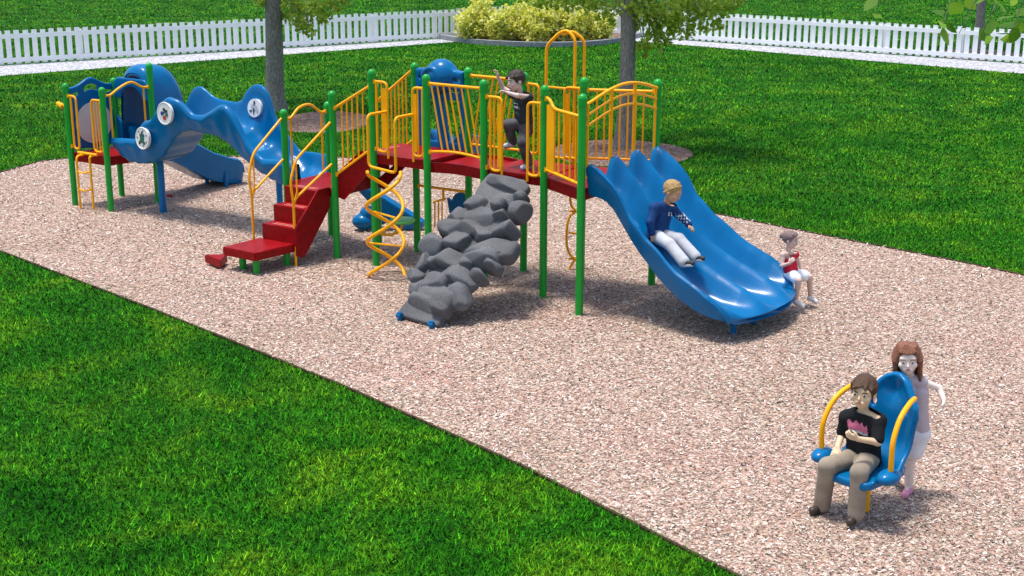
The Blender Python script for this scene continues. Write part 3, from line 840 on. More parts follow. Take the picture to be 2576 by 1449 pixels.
# ---- play panel with a white disc
L_ = (p3 - p1).length
def panel_f(P):
    x, y, z = P[..., 0], P[..., 1], P[..., 2]
    cx_, cz = L_ * .5, 1.27
    r = np.hypot(x - cx_, (z - cz) * .93)
    body = np.maximum(np.abs(r - .33) - .055, -1)
    box = np.maximum(np.abs(x - cx_) - .37, np.abs(z - 1.3) - .42)
    hole = r - .30
    d2 = smax(box, -hole, .02); d2 = smin(d2, body, .03)
    top = 1.80 + .13 * np.exp(-((x - cx_) / .2) ** 2)
    band = np.maximum(np.abs(z - top) - .05, np.abs(x - cx_) - .40)
    mid = np.maximum(np.abs(x - cx_) - .22, np.abs(z - 1.72) - .10)
    d2 = smin(smin(d2, band, .02), mid, .03)
    slot = np.hypot(np.maximum(np.abs(x - cx_) - .09, 0), (z - (top - .10))) - .032
    d2 = smax(d2, -slot, .015)
    return smax(d2, np.abs(y) - .028, .02)
ax_ = (p3 - p1).normalized(); ay_ = V((-ax_.y, ax_.x, 0))
sdf_func('play_panel', panel_f, (-.02, -.06, .80), (L_ + .02, .06, 2.05), .012, BLUE, play, (p1, ax_, ay_, UP))
def disc(c, r, nrm, m, parent, name, th=.012):
    nrm = nrm.normalized(); a = nrm.orthogonal().normalized(); b = nrm.cross(a); mb = MB()
    mb.prism([c + a * (r * math.cos(t)) + b * (r * math.sin(t)) - nrm * th / 2 for t in [2 * PI * k / 36 for k in range(36)]], nrm * th)
    return mb.build(name, m, parent, False)
disc(p1 + ax_ * (L_ * .5) + UP * 1.27 - ay_ * .034, .325, -ay_, CREAM, play, 'drum_disc')

# ---- blue crawl tunnel between the towers
O = V((-5.96, 21.27, 0))
NT = [(-.02, 1.15), (.3, 1.17), (.58, 1.19), (.66, 1.36), (.79, 1.48), (.97, 1.53), (1.14, 1.76), (1.36, 1.90), (1.56, 1.86), (1.68, 1.77), (1.83, 1.67), (2.02, 1.68), (2.2, 1.76), (2.40, 1.87), (2.52, 1.86), (2.66, 1.74), (2.85, 1.44), (3.02, 1.27), (3.19, 1.16), (3.46, 1.19), (3.84, 1.16)]
NB = [(0, .98), (.11, .88), (.31, .80), (.62, .80), (.98, .90), (1.2, 1.10), (1.4, 1.32), (1.65, 1.43), (1.91, 1.40), (2.23, 1.39), (2.5, 1.30), (2.72, 1.14), (3.0, .98), (3.33, .86), (3.61, .80), (3.84, .80)]
FT = [(0, 1.2), (.5, 1.3), (.88, 1.62), (1.0, 1.78), (1.12, 1.93), (1.26, 1.97), (1.37, 1.92), (1.5, 1.84), (1.63, 1.80), (1.99, 1.78), (2.12, 1.82), (2.2, 1.95), (2.32, 2.06), (2.45, 2.08), (2.58, 2.04), (2.68, 1.90), (2.76, 1.66), (2.9, 1.49), (3.24, 1.18), (3.55, 1.19), (3.84, 1.17)]
def itp(T, t): return float(np.interp(t, [a for a, b in T], [b for a, b in T]))
def sm(T, t, w=.06): return sum(itp(T, t + d) for d in (-w, -w / 2, 0, w / 2, w)) / 5
rings = []; NTN = 110
for i in range(NTN + 1):
    t = 3.84 * i / NTN; zn, zf, zb = sm(NT, t, .04), sm(FT, t, .03), sm(NB, t, .06)
    rip = .012 * math.sin(t * 21); zb += .008 * math.sin(t * 34)
    fl = zb + .09 + .02 * math.sin(t * 16)
    bn = -.05 * math.exp(-((t - .84) / .2) ** 2) - .05 * math.exp(-((t - 1.36) / .2) ** 2); bf = .05 * math.exp(-((t - 2.42) / .2) ** 2)
    wl = -.36 + bn
    mn = (zn + zb) / 2; mf = (zf + fl) / 2
    P = [(-.24, zb), (-.325 + bn * .4, zb + .05), (wl - .0 + rip, mn), (wl - .02, zn - .07), (wl + .005, zn - .012), (wl + .045, zn), (wl + .075, zn - .03), (wl + .08, mn + .02), (-.25, fl + .06),
         (-.12, fl), (.12, fl), (.25, fl + .07), (.30 + bf, mf), (.33 + bf, zf - .05), (.355 + bf, zf), (.39 + bf, zf - .01), (.405 + bf, zf - .06), (.385 + bf + rip, mf - .02), (.33, zb + .05), (.24, zb)]
    P = catmull(P, 3, True)
    rings.append([O + q_ * t + n_ * p[0] + UP * p[1] for p in P])
mb = MB(); mb.loft(rings); m_ = len(rings[0])
crawl = mb.build('crawl_tunnel', BLUE, play)
def emblem(c, r, nrm, parent, kind):
    nrm = nrm.normalized(); u = nrm.cross(UP).normalized() * -1; w = nrm.cross(u) * -1
    if w.z < 0: w = -w
    mb = MB(); c = c + nrm * .009
    def blob(x, y, rx, ry, mi, nn=14, ph=0):
        mb.cm = mi; mb.prism([c + u * (r * (x + rx * 1.2 * math.cos(t))) + w * (r * (y + ry * 1.2 * math.sin(t))) for t in [ph + 2 * PI * k / nn for k in range(nn)]], nrm * .004)
    if kind == 0:
        blob(-.05, .36, .15, .13, 0); blob(.28, .22, .15, .13, 0); blob(-.32, -.02, .19, .17, 3); blob(.34, -.12, .16, .15, 1); blob(.02, -.42, .22, .20, 2, 5); blob(.0, .08, .12, .1, 0, 4)
    elif kind == 1:
        blob(0, -.02, .30, .40, 1, 6, PI / 6); blob(0, .5, .11, .14, 0); blob(.34, -.46, .13, .12, 0); blob(-.36, -.42, .13, .12, 0); blob(-.26, .3, .1, .1, 0); blob(.28, .3, .1, .1, 0)
        for k in range(14):
            if k % 2: blob(.74 * math.cos(k * .449), .74 * math.sin(k * .449), .07, .07, 0, 6)
    else:
        blob(-.25, .1, .16, .3, 4, 12); blob(.25, .05, .14, .26, 4, 12); blob(0, .55, .10, .2, 0); blob(0, -.35, .08, .3, 0, 8); blob(.5, -.2, .12, .2, 4); blob(-.5, -.35, .15, .1, 0, 8)
    mb.build('emblem', [DARK, TEAL, REDP, BLUEP, mat('pale_grey_print', (.45, .46, .47))], parent, False)
for t, z, r, k in ((.84, 1.245, .155, 1), (1.365, 1.665, .155, 0)):
    nv = (-n_ + UP * .05 + (q_ * (-.1 if k else -.05))).normalized(); c = O + q_ * t + n_ * -.448 + UP * z
    dd_ = disc(c, r, nv, WHITE, play, 'activity_disc', .05); emblem(c + nv * .018, r, nv, dd_, k)
    mb = MB(); aa = nv.orthogonal().normalized(); bb = nv.cross(aa)
    mb.tube([c + aa * (r * 1.02 * math.cos(t_)) + bb * (r * 1.02 * math.sin(t_)) + nv * .02 for t_ in [2 * PI * i / 40 for i in range(40)]], .011, 8, closed=True); mb.build('rim', WHITE, dd_)
nv = (-n_ + UP * .15).normalized(); c = O + q_ * 2.43 + n_ * .325 + UP * 1.74
dd_ = disc(c, .135, nv, WHITE, play, 'activity_disc', .06); emblem(c + nv * .024, .135, nv, dd_, 2)
for px_, py_, zt in ((411, 534, .95), (705, 525, 1.0)):
    g = onz(px_, py_); mb = MB(); mb.tube([g - UP * .05, g + UP * zt], .055 if px_ < 500 else .05, 16); mb.box(g + UP * (zt - .07) + V((-.11, -.05, 0)), V((.22, 0, 0)), V((0, .1, 0)), UP * .05)
    mb.build('tunnel_leg', BLUE, play)
# tunnel mouth piece on the low deck
# ---- slides
def chute(O, d, w, prof, halfw, lanes=1, N=60, crest=None, lipdrop=.10, warp=None, deep=.06):
    """prof: t -> (bed z, outer lip height, inner crest height); lofted closed section"""
    T = np.linspace(prof[0][0], prof[-1][0], N); rings = []
    A_ = np.array(prof)
    for t in T:
        bed, lip, cr_, hw = [float(np.interp(t, A_[:, 0], A_[:, i])) for i in (1, 2, 3, 4)]
        K_ = 14 * lanes; P = []
        for k in range(K_ + 1):
            u = k / K_; x = -hw + 2 * hw * u; ph = u * lanes
            c_ = abs(math.cos(PI * ph))
            h = lip if (ph < .5 or ph > lanes - .5) else cr_
            pw = 3.2
            P.append((x, bed + h * c_ ** pw))
        P.append((hw + .02, bed + lip + .012)); P.append((hw + .045, bed + lip - .01)); P.append((hw + .045, bed + lip - .05)); P.append((hw + .02, bed + lip * .5 - .03)); P.append((hw - .03, bed - deep + .01))
        for k in range(7): P.append((hw - .08 - (2 * hw - .16) * k / 6, bed - deep))
        P.append((-hw + .03, bed - deep + .01)); P.append((-hw - .02, bed + lip * .5 - .03)); P.append((-hw - .045, bed + lip - .05)); P.append((-hw - .045, bed + lip - .01)); P.append((-hw - .02, bed + lip + .012))
        rings.append([O + d * (t - (warp((a / hw), t) if warp else 0)) + w * a + UP * b for a, b in P])
    mb = MB(); mb.loft(rings); n = len(rings[0]); b = (len(rings) - 1) * n
    mb.f.append(tuple(range(n))[::-1]); mb.f.append(tuple(b + k for k in range(n))); mb.m += [0, 0]
    return mb
mid = (B + C) / 2; wv = (C - B).normalized()
qd = V((.825, -.565, 0))
#      t    bed   lip  crest  halfw
WP = [(.03, 1.46, .30, .34, .72), (.10, 1.46, .33, .37, .72), (.17, 1.45, .31, .33, .72), (.26, 1.42, .27, .27, .725), (.36, 1.34, .255, .25, .73), (.48, 1.19, .27, .25, .74), (.62, 1.01, .25, .25, .75), (.74, .88, .28, .25, .76), (.85, .78, .25, .25, .77),
      (.99, .65, .275, .255, .79), (1.12, .56, .27, .26, .81), (1.31, .45, .265, .26, .84), (1.5, .375, .245, .25, .86), (1.68, .335, .22, .225, .88), (1.84, .32, .19, .18, .885), (1.95, .31, .15, .13, .87), (2.05, .305, .10, .08, .86), (2.12, .30, .05, .03, .84), (2.17, .28, .0, .0, .82)]
def wwarp(u, t):
    k = max(0, (t - 1.35) / .82)
    return k ** 1.5 * (.02 + .17 * abs(u) ** 3 + (.08 * u ** 2 if u > 0 else .03 * u * u)) + .02 * math.sin(t * 11) * (1 if abs(u) > .98 else 0)
mb = chute(mid, qd, wv, WP, .75, 3, 100, warp=wwarp); wave = mb.build('wave_slide', BLUE, play)
for px_, py_ in ((1845, 840), (1893, 815), (1940, 793)):
    g = onz(px_, py_); mb = MB(); mb.tube([g - UP * .05, g + UP * .33], .035, 14); mb.build('slide_leg', BLUE, wave)
mb = MB(); mb.box(V((2.27, 14.82, .25)), V((.6, .78, 0)), V((.12, -.08, 0)), UP * .06); mb.build('slide_bracket', BLUE, wave, False, .01)
# prongs of the slide entry are part of the crests above
# left tower slide
sm_ = (p3 + p4) / 2
LP = [(.03, .86, .30, 0, .27), (.3, .86, .30, 0, .27), (.45, .82, .28, 0, .27), (.71, .68, .26, 0, .27), (.9, .57, .25, 0, .28), (1.25, .38, .24, 0, .29), (1.62, .27, .21, 0, .30), (1.82, .24, .18, 0, .30), (1.93, .22, .09, 0, .27), (1.96, .2, .02, 0, .24)]
mb = chute(sm_ + V((.10, -.07, 0)), n_, q_, LP, .3, 1, 50, deep=.24); ls = mb.build('slide', BLUE, play)
for px_, py_ in ((521, 462), (569, 470)):
    g = onz(px_, py_); mb = MB(); mb.tube([g - UP * .05, g + UP * .26], .035, 14); mb.build('slide_leg', BLUE, ls)
# hood over that slide
rings = []
HP = [(.0, 2.05, .36), (.06, 2.14, .40), (.2, 2.17, .41), (.42, 2.15, .41), (.58, 2.07, .40), (.68, 1.93, .38), (.74, 1.76, .36), (.78, 1.55, .34)]
for t, zt, hw in catmull(HP, 3):
    P = []
    for side in (0, 1):
        for k in range(19):
            a = PI * k / 18; a = a if side == 0 else PI - a
            off = 0 if side == 0 else .035
            ca_, sa_ = math.cos(a), math.sin(a)
            sx = (abs(ca_) ** .7) * (1 if ca_ > 0 else -1)
            P.append(((hw - off) * sx, .95 + (zt - off - .95) * (abs(sa_) ** .62)))
    rings.append([sm_ + V((.06, -.04, 0)) + n_ * (t - .02) + q_ * a + UP * b for a, b in P])
mb = MB(); mb.loft(rings); hood = mb.build('slide_hood', BLUE, play)
mb = MB()   # blue entry panel beside the hood
def entry_f(P):
    x, z, y = P[..., 0], P[..., 2], P[..., 1]
    out = np.maximum(np.abs(x) - .40, np.abs(z - 1.40) - .56)
    arch = np.where(z > 1.55, np.hypot(x, z - 1.55) - .27, np.abs(x) - .27)
    arch = np.maximum(arch, .92 - z)
    topc = np.hypot(x * .9, z - 1.62) - .44
    out = smax(out, np.maximum(topc, -(1.62 - z) * 0 - 1) * np.where(z > 1.62, 1, -1), .03)
    return smax(smax(out, -arch, .03), np.abs(y) - .035, .02)
sdf_func('entry_panel', entry_f, (-.46, -.06, .78), (.46, .06, 2.12), .014, BLUE, play, (sm_, q_, n_, UP))

# ---- blue hood panel at the back of the bridge deck
def back_f(P):
    x, y, z = P[..., 0], P[..., 1], P[..., 2]
    beam = np.maximum(np.abs(x - .44) - .39, np.abs(z - (2.43 + .02 * np.cos((x - .44) * 8))) - .13)
    beam = smax(beam, np.abs(y) - .06, .03)
    dome = np.sqrt((x - .46) ** 2 + (y * 1.1) ** 2 + ((z - 2.46)) ** 2) - .225
    ring = np.sqrt((np.hypot(x - .40, z - 2.44) - .13) ** 2 + (y + .17) ** 2) - .028
    legs = np.minimum(np.maximum(np.abs(x - .09) - .055, np.abs(z - 1.9) - .5), np.maximum(np.abs(x - .80) - .05, np.abs(z - 1.9) - .5))
    lean = .36 + (2.3 - z) * .16
    legs = np.minimum(legs, np.maximum(np.abs(x - lean) - .085, np.abs(z - 1.9) - .5))
    legs = np.minimum(legs, np.maximum(np.abs(x - .44) - .38, np.abs(z - 1.52) - .07))
    legs = np.minimum(legs, np.maximum(np.abs(x - .44) - .38, np.abs(z - 2.2) - .05))
    legs = smax(legs, np.abs(y - .02) - .035, .02)
    d = smin(smin(beam, dome, .05), legs, .04); d = smin(d, ring, .015)
    slot = np.hypot(np.maximum(np.abs(x - .735) - .035, 0), z - 2.43) - .022
    slot2 = np.hypot(np.maximum(np.abs(x - .14) - .01, 0), z - 2.43) - .02
    return smax(smax(d, -slot, .01), -slot2, .01)
sdf_func('slide_hood', back_f, (.0, -.26, 1.42), (.9, .28, 2.75), .015, BLUE, play, (I, q_, n_, UP))
# its chute drops away behind the deck
mb = chute((I + G_) / 2, n_, q_, [(.05, 1.50, .2, 0, .27), (.25, 1.48, .2, 0, .27), (.45, 1.42, .2, 0, .26), (.55, 1.38, .2, 0, .24)], .3, 1, 12); mb.build('slide', BLUE, play)
# low blue ramp, pod and panel below the decks
mb = MB()
Pw = [at(899, 478, 19.7), at(925, 474, 19.7), at(1062, 560, 19.7), at(1060, 575, 19.7), at(1010, 578, 19.7), at(962, 548, 19.7), at(930, 512, 19.7)]
mb.prism(Pw, V((.06, .16, 0)))
mb.build('low_ramp', BLUE, play, bevel=.012)
pod = onz(925, 556, .14)
sdf_obj('crawl_pod', [ell(pod + V((.04, .05, .12)), (.16, .16, .10)), ell(pod + V((-.06, 0, 0)), (.17, .15, .12)), ell(pod + V((.12, .1, .02)), (.2, .15, .1))], .015, BLUE, play, .03)
mb = MB(); st = onz(1013, 550, .52)
mb.tube([st - UP * .075, st - UP * .06, st - UP * .03, st - UP * .005, st], [.05, .13, .17, .17, .155], 28); mb.build('stool', GREENL, play)
mb = MB(); mb.tube(catmull([st - UP * .05, st - UP * .16 + V((-.04, 0, 0)), st - UP * .22 + V((-.16, 0, 0)), st - UP * .22 + V((-.3, .03, 0)), K.lerp(J, .4) + V((.1, 0, .30))], 5), .02, 10); mb.build('stool_arm', YELLOW, play)
mb = MB(); mb.tube([I + q_ * .05 + UP * .94, G_ - q_ * .02 + UP * .95], .019, 10); mb.tube([I + q_ * .46 + UP * .94, I + q_ * .46 + UP * .78], .017, 8)
mb.tube([at(1090, 508, 18.5), at(1121, 499, 18.4)], .015, 8)
for x in (1094, 1103, 1112): mb.tube([at(x, 506, 18.5), at(x, 570, 18.5)], .011, 8)
for p, z, s_ in ((I, .94, 1), (G_, .95, -1)): clamp(mb, p, q_ * s_, z)
mb.build('low_rail', YELLOW, play)
mb = MB(); c = at(1160, 512, 18.2)
mb.prism([c + q_ * (.155 * math.cos(t)) + UP * (.155 * math.sin(t)) for t in [PI * k / 14 for k in range(15)]] + [c - q_ * .17 - UP * .05, c + q_ * .15 - UP * .12], n_ * .05)
mb.prism([c - q_ * .24 + UP * .05, c - q_ * .15 + UP * .0, c - q_ * .1 - UP * .14, c - q_ * .2 - UP * .16], n_ * .05)
mb.build('play_wheel', BLUE, play, False)
mb = MB(); g = onz(425, 496); mb.box(g + V((-.04, 0, 0)), V((.09, 0, 0)), V((0, .08, 0)), UP * .05); mb.build('footing', REDP, play, False, .01)

# ---- rock climber
CT = (A + Fp) / 2 + o_ * .10 + UP * 1.50; CF = V((-1.11, 15.10, .03))
cd = (CF - CT); cl_ = cd.length; cd.normalize(); cw = q_.copy(); cn = cw.cross(cd).normalized()
if cn.z < 0: cn = -cn
cw = cd.cross(cn) * 1.0
if cw.dot(q_) < 0: cw = -cw
def onclimb(zx, zy):
    x, y = (1300 + zx / 2.0125) / 1.4907, (560 + zy / 2.0125) / 1.4907
    r = ray(x, y); o = V((0, 0, CAM_H)); t = (CT + cn * .10 - o).dot(cn) / r.dot(cn); P = o + r * t - CT
    return P.dot(cw), P.dot(cd)
RK = [(1190, 235, 185, 55, 0), (1290, 330, 60, 45, 0), (1180, 350, 90, 50, 0), (1130, 400, 70, 60, 0), (1290, 430, 75, 90, -.3), (950, 380, 100, 70, 0), (985, 480, 135, 85, 0), (820, 480, 80, 80, .3), (1150, 470, 60, 45, 0),
      (760, 570, 110, 75, 0), (930, 575, 120, 60, 0), (820, 670, 110, 75, 0), (1010, 630, 100, 55, .2), (1190, 585, 100, 70, -.5), (1060, 730, 190, 80, -.35), (1200, 740, 70, 95, 0), (620, 700, 95, 90, .3), (750, 800, 130, 85, 0),
      (640, 840, 55, 45, 0), (890, 850, 60, 50, .3), (1085, 850, 65, 50, 0), (1000, 800, 150, 80, -.2), (560, 830, 55, 80, 0), (510, 930, 70, 60, .4), (650, 990, 95, 95, 0), (860, 940, 130, 75, .35), (520, 1010, 80, 70, 0), (820, 1075, 110, 95, .3), (580, 1130, 160, 75, .1), (690, 1180, 70, 50, 0), (980, 930, 70, 50, 0), (760, 920, 90, 80, 0), (640, 1090, 180, 110, 0)]
rr = np.random.RandomState(5); rocks = []
for i, (x, y, rx, ry, an) in enumerate(RK):
    a, b = onclimb(x, y); a1, b1 = onclimb(x + rx, y); a2, b2 = onclimb(x, y + ry)
    sa = math.hypot(a1 - a, (b1 - b) * .5) * .97; sb_ = abs(b2 - b) * .95
    rocks.append((a, b, sa, max(sb_, .05), an, rr.uniform(.08, .165), [(rr.normal(size=3), rr.uniform(.72, .9)) for _ in range(4)]))
def climb_f(P):
    x, y, z = P[..., 0], P[..., 1], P[..., 2]
    hw = .27 + .10 * np.sin(np.clip((y - .1) / cl_, 0, 1) * PI) + .03 * np.sin(y * 9)
    slab = smax(smax(np.abs(x) - hw, np.abs(y - cl_ * .5) - cl_ * .5 + .03, .03), np.abs(z + .05) - .06, .03)
    D = slab
    for (a, b, sx, sy, an, h, cuts) in rocks:
        u = (x - a) * math.cos(an) + (y - b) * math.sin(an); w = -(x - a) * math.sin(an) + (y - b) * math.cos(an)
        m = (np.abs(u) < sx + .1) & (np.abs(w) < sy + .1)
        if not m.any(): continue
        U, W, Z = u[m] / sx, w[m] / sy, (z[m] - .0) / (h + .02)
        r = (np.abs(U) ** 3.0 + np.abs(W) ** 3.0 + np.abs(Z) ** 3.0) ** (1 / 3.0)
        d = (r - 1) * min(sx, sy, h) * .9
        for nv_, c_ in cuts:
            nv2 = nv_ / np.linalg.norm(nv_); nv2[2] = abs(nv2[2])
            d = smax(d, ((U * nv2[0] + W * nv2[1] + Z * nv2[2]) - c_) * min(sx, sy, h), .014)
        D[m] = smin(D[m], smax(d, -.10 - z[m], .03), .003)
    return D
cl_obj = sdf_func('rock_climber', climb_f, (-.88, -.22, -.22), (.88, cl_ + .16, .26), .0105, ROCK, play, (CT, cw, cd, cn))
for s in (-1, 1):
    g = CF + cw * (.24 * s); mb = MB(); mb.tube([g + V((0, 0, .07)), g - UP * .06], .028, 10); mb.tube([g + V((0, 0, .03)) - cw * .03, g + V((0, 0, .03)) + cw * .03], .035, 10); mb.build('climber_foot', BLUE, cl_obj)
# ================================================================== SPINNER SEAT
SF = V((-.72, -.69, 0)).normalized(); SL = V((.69, -.72, 0)).normalized()
seat_o = V((2.84, 10.14, 0))
spin = empty('spinner_seat', seat_o, 'blue bucket spinner seat with yellow hand bars on a yellow stem, at the lower right', 'play seat')
SO = seat_o + SF * .08
def seat_f(P):
    x, y, z = P[..., 0], P[..., 1], P[..., 2]
    hw = np.interp(z, [.36, .42, .55, .68, .80, .88, .96, 1.03, 1.09], [.23, .25, .235, .235, .25, .225, .165, .115, .05])
    ys = -.29 - .18 * (z - .4) + .9 * x * x + .12 * np.exp(-((z - .42) / .1) ** 2)
    head = .045 * np.exp(-((z - .95) / .085) ** 2 - (x / .07) ** 2)
    back = smax(smax(np.abs(y - ys + head) - .028, (np.abs(x) - hw), .03), smax(z - 1.10, .38 - z, .02), .03)
    rim = np.hypot(np.abs(x) - hw + .01, y - ys) - .034
    rim = smax(rim, smax(z - 1.07, .42 - z, .02), .02)
    pan = smax(smax(np.abs(x) - .25 + .08 * np.clip(y, 0, 1), np.abs(y - .01) - .28, .09), np.abs(z - .375 + .02 * np.exp(-(x / .16) ** 2 - (y / .2) ** 2) - .03 * np.abs(x) + .05 * np.clip(y - .15, 0, 1)) - .034, .02)
    lob = np.sqrt(((np.abs(x) - .30) / 1.0) ** 2 + ((y - .12) / 1.5) ** 2 + ((z - .45) / .75) ** 2) - .08
    stem = smax(np.hypot(x, y + .08) - .09, np.abs(z - .33) - .05, .03)
    d = smin(smin(back, rim, .03), pan, .05); d = smin(d, lob, .06); d = smin(d, stem, .04)
    sl = np.hypot(np.abs(x) - .15, (z - .84) * .55) - .020
    return smax(d, -np.maximum(sl, np.abs(y + .27) - .2), .012)
sdf_func('seat', seat_f, (-.48, -.56, .26), (.48, .52, 1.2), .0115, BLUE, spin, (SO, SL, SF, UP))
mb = MB(); mb.tube([seat_o - UP * .05, seat_o + UP * .36], .03, 16); mb.build('stem', YELLOW, spin)
for s in (-1, 1):
    mb = MB(); Q = lambda l, f, z: seat_o + SL * (l * s) + SF * f + UP * z
    P = [Q(.31, .20, .46), Q(.315, .215, .62), Q(.31, .20, .76), Q(.295, .10, .90), Q(.27, -.06, .97), Q(.235, -.20, .97)]
    mb.tube(catmull(P, 6), .021, 12); mb.build('hand_bar', YELLOW, spin)

# ================================================================== PEOPLE
def skin(name, c): return mat(name, c, .5, .35, 0, .05, 30, sub=.08)
def frame(f, up):
    f = f.normalized(); r = f.cross(up).normalized(); u = r.cross(f).normalized(); return r, f, u
def person(label, j, head_f, head_up, sk, hair_m, hair, shirt, pants, shoes, k=1.0, sleeve=.55, leg=1.0, loose=.010, curl=(.5, .5), shirt_fn=None, shirt_mats=None, hem=.05, ploose=.012, strap=False, vox=.0055, shirt_in=.0, palm=None, sit=False):
    """j: joints in world space; k: overall size; all parts are meshes in world coordinates"""
    g = lambda n: V(j[n])
    hd = g('head'); kh = k * 1.2; hr, hf, hu = frame(V(head_f), V(head_up)); ax = (hr, hf, hu)
    R = lambda x, y, z: hd + hr * (x * kh) + hf * (y * kh) + hu * (z * kh)
    pr = []
    pr += [ell(R(0, -.012, .022), (.073 * kh, .088 * kh, .080 * kh), ax), ell(R(0, .022, -.030), (.056 * kh, .060 * kh, .066 * kh), ax), cap_(R(0, .045, -.072), R(0, .038, -.078), .022 * kh),
           cap_(R(0, .080, .000), R(0, .0905, -.020), .005 * kh, .0085 * kh, .012), cap_(R(-.024, .079, -.047), R(.024, .079, -.047), .008 * kh, None, .008),
           cap_(R(-.040, .062, .026), R(.040, .062, .026), .010 * kh, None, .02)]
    for s in (-1, 1):
        pr += [ell(R(.073 * s, -.008, -.008), (.010 * kh, .020 * kh, .028 * kh), ax, .008), ell(R(.038 * s, .056, -.022), (.024 * kh, .022 * kh, .022 * kh), ax)]
    neck, chest, pel = g('neck'), g('chest'), g('pel')
    spine = (neck - pel).normalized(); lat = (g('shR') - g('shL')).normalized(); fwd = spine.cross(lat).normalized()
    if fwd.dot(V(j['front'])) < 0: fwd = -fwd
    pr += [cap_(R(0, -.018, -.06), neck - spine * .01, .036 * k, .040 * k)]
    tor = []
    def T(add):
        o = []
        for s in (-1, 1):
            o += [cap_(chest + lat * (.058 * k * s), pel + lat * (.044 * k * s) + spine * .05, .066 * k + add, .064 * k + add),
                  cap_(neck - spine * (.035 * k) + lat * (.02 * k * s), (g('shR') if s > 0 else g('shL')), .040 * k + add, .040 * k + add)]
        return o
    def Pv(add): return [cap_(pel - lat * (.045 * k), pel + lat * (.045 * k), .074 * k + add)]
    pr += T(0) + Pv(0)
    def arm(s, add=0, f0=0, f1=1.):
        a, b, c = g('sh' + s), g('el' + s), g('wr' + s); o = []
        r = (.037 * k, .029 * k, .021 * k)
        lim = f1 * 2
        if lim <= 1: o.append(cap_(a, a.lerp(b, lim), r[0] + add, r[0] + (r[1] - r[0]) * lim + add))
        else:
            o.append(cap_(a, b, r[0] + add, r[1] + add)); o.append(cap_(b, b.lerp(c, lim - 1), r[1] + add, r[1] + (r[2] - r[1]) * (lim - 1) + add))
        return o
    def legp(s, add=0, f1=1., flare=0):
        a, b, c = pel + lat * ((.05 if s == 'R' else -.05) * k), g('kn' + s), g('an' + s); o = []
        r = (.066 * k, .047 * k, .031 * k); lim = f1 * 2
        if lim <= 1: o.append(cap_(a, a.lerp(b, lim), r[0] + add, r[0] + (r[1] - r[0]) * lim + add + flare))
        else:
            o.append(cap_(a, b, r[0] + add, r[1] + add)); o.append(cap_(b, b.lerp(c, lim - 1), r[1] + add, r[1] + (r[2] - r[1]) * (lim - 1) + add + flare))
        if add == 0: o.append(cap_(b.lerp(c, .12), b.lerp(c, .45), .040 * k, .034 * k))
        return o
    for s in 'LR':
        pr += arm(s) + legp(s)
        w, h = g('wr' + s), g('ha' + s); d = (h - w); ln = max(d.length, .01); d.normalize()
        pn = V(j.get('palm' + s, (0, 0, 1))); side = d.cross(pn).normalized(); pn = side.cross(d).normalized()
        cu_ = curl[0] if s == 'L' else curl[1]
        pb = w + d * (.052 * k)
        for q in (-1.5, -.5, .5, 1.5):
            kn = w + d * (.060 * k - abs(q) * .003) + side * (q * .0145 * k)
            pr.append(cap_(w + side * (q * .007 * k), kn, .0125 * k, .0105 * k, .008))
            L_ = [.020, .017, .013]; L_ = [l * k * (1.12 - .1 * abs(q - .5) - (.12 if q == 1.5 else 0)) for l in L_]
            p = kn; dir_ = (d + side * (q * .10)).normalized(); a_ = 0
            for i, l in enumerate(L_):
                a_ += cu_ * (.55 + .25 * i); v = dir_ * math.cos(a_) + pn * math.sin(a_); p2_ = p + v * l
                pr.append(cap_(p, p2_, .0083 * k, .0076 * k, .003)); p = p2_
        ts = -1 if s == 'L' else 1
        ts *= j.get('thumb', 1)
        t0 = w + d * (.016 * k) + side * (ts * .017 * k); t1 = t0 + (d * .022 + side * (.020 * ts) + pn * .008) * k; t2 = t1 + (d * .022 + side * (.006 * ts) + pn * .010) * k
        pr += [cap_(t0, t1, .0115 * k, .0095 * k, .006), cap_(t1, t2, .0095 * k, .008 * k, .003)]
        pr.append(cap_(g('an' + s), g('to' + s) - (g('to' + s) - g('an' + s)) * .1 + UP * .0, .027 * k, .022 * k))
    P, Fc = field(pr, vox, .014 * k)
    me = npmesh('person', P, Fc); body = link('person', me, sk); tag(body, label, 'person', 'children playing on the equipment')
    # clothes
    def cloth(name, prims, m, vx=.0075, kk=.022, cut=(), fn=None, mats=None):
        P, Fc = field(prims, vx, kk)
        keep = np.ones(len(Fc), bool); cen = P[Fc].mean(1)
        for (cp, cn_) in cut: keep &= ((cen - np.array(list(cp))) @ np.array(list(cn_)) < 0)
        Fk = Fc[keep]; me = npmesh(name, P, Fk)
        if fn is not None: me.polygons.foreach_set('material_index', np.ascontiguousarray(fn(cen[keep]), np.int32))
        o = link(name, me, mats or m, body)
        return o
    sh = T(.012 + loose)
    for s in (-1, 1):
        sh.append(cap_(chest.lerp(pel, .5) + lat * (.04 * k * s), pel + lat * (.05 * k * s) - spine * (hem * k) * (.4 if sit else 1), .062 * k + loose + .012, .070 * k + loose + .016))
    if sleeve > 0:
        for s in 'LR': sh += arm(s, .011 + loose * .7, f1=sleeve)
    cuts = [(neck + spine * (.012 * k) + fwd * (.02 * k), (spine * .93 + fwd * .36).normalized())]
    if strap: cuts = [(chest + spine * (.052 * k), (spine * .98 + fwd * .12).normalized())]
    def fn_local(cen):
        c = cen - np.array(list(chest)); return shirt_fn(c @ np.array(list(lat)) / k, c @ np.array(list(fwd)) / k, c @ np.array(list(spine)) / k, cen)
    cloth('shirt', sh, shirt, cut=cuts, fn=fn_local if shirt_fn else None, mats=shirt_mats)
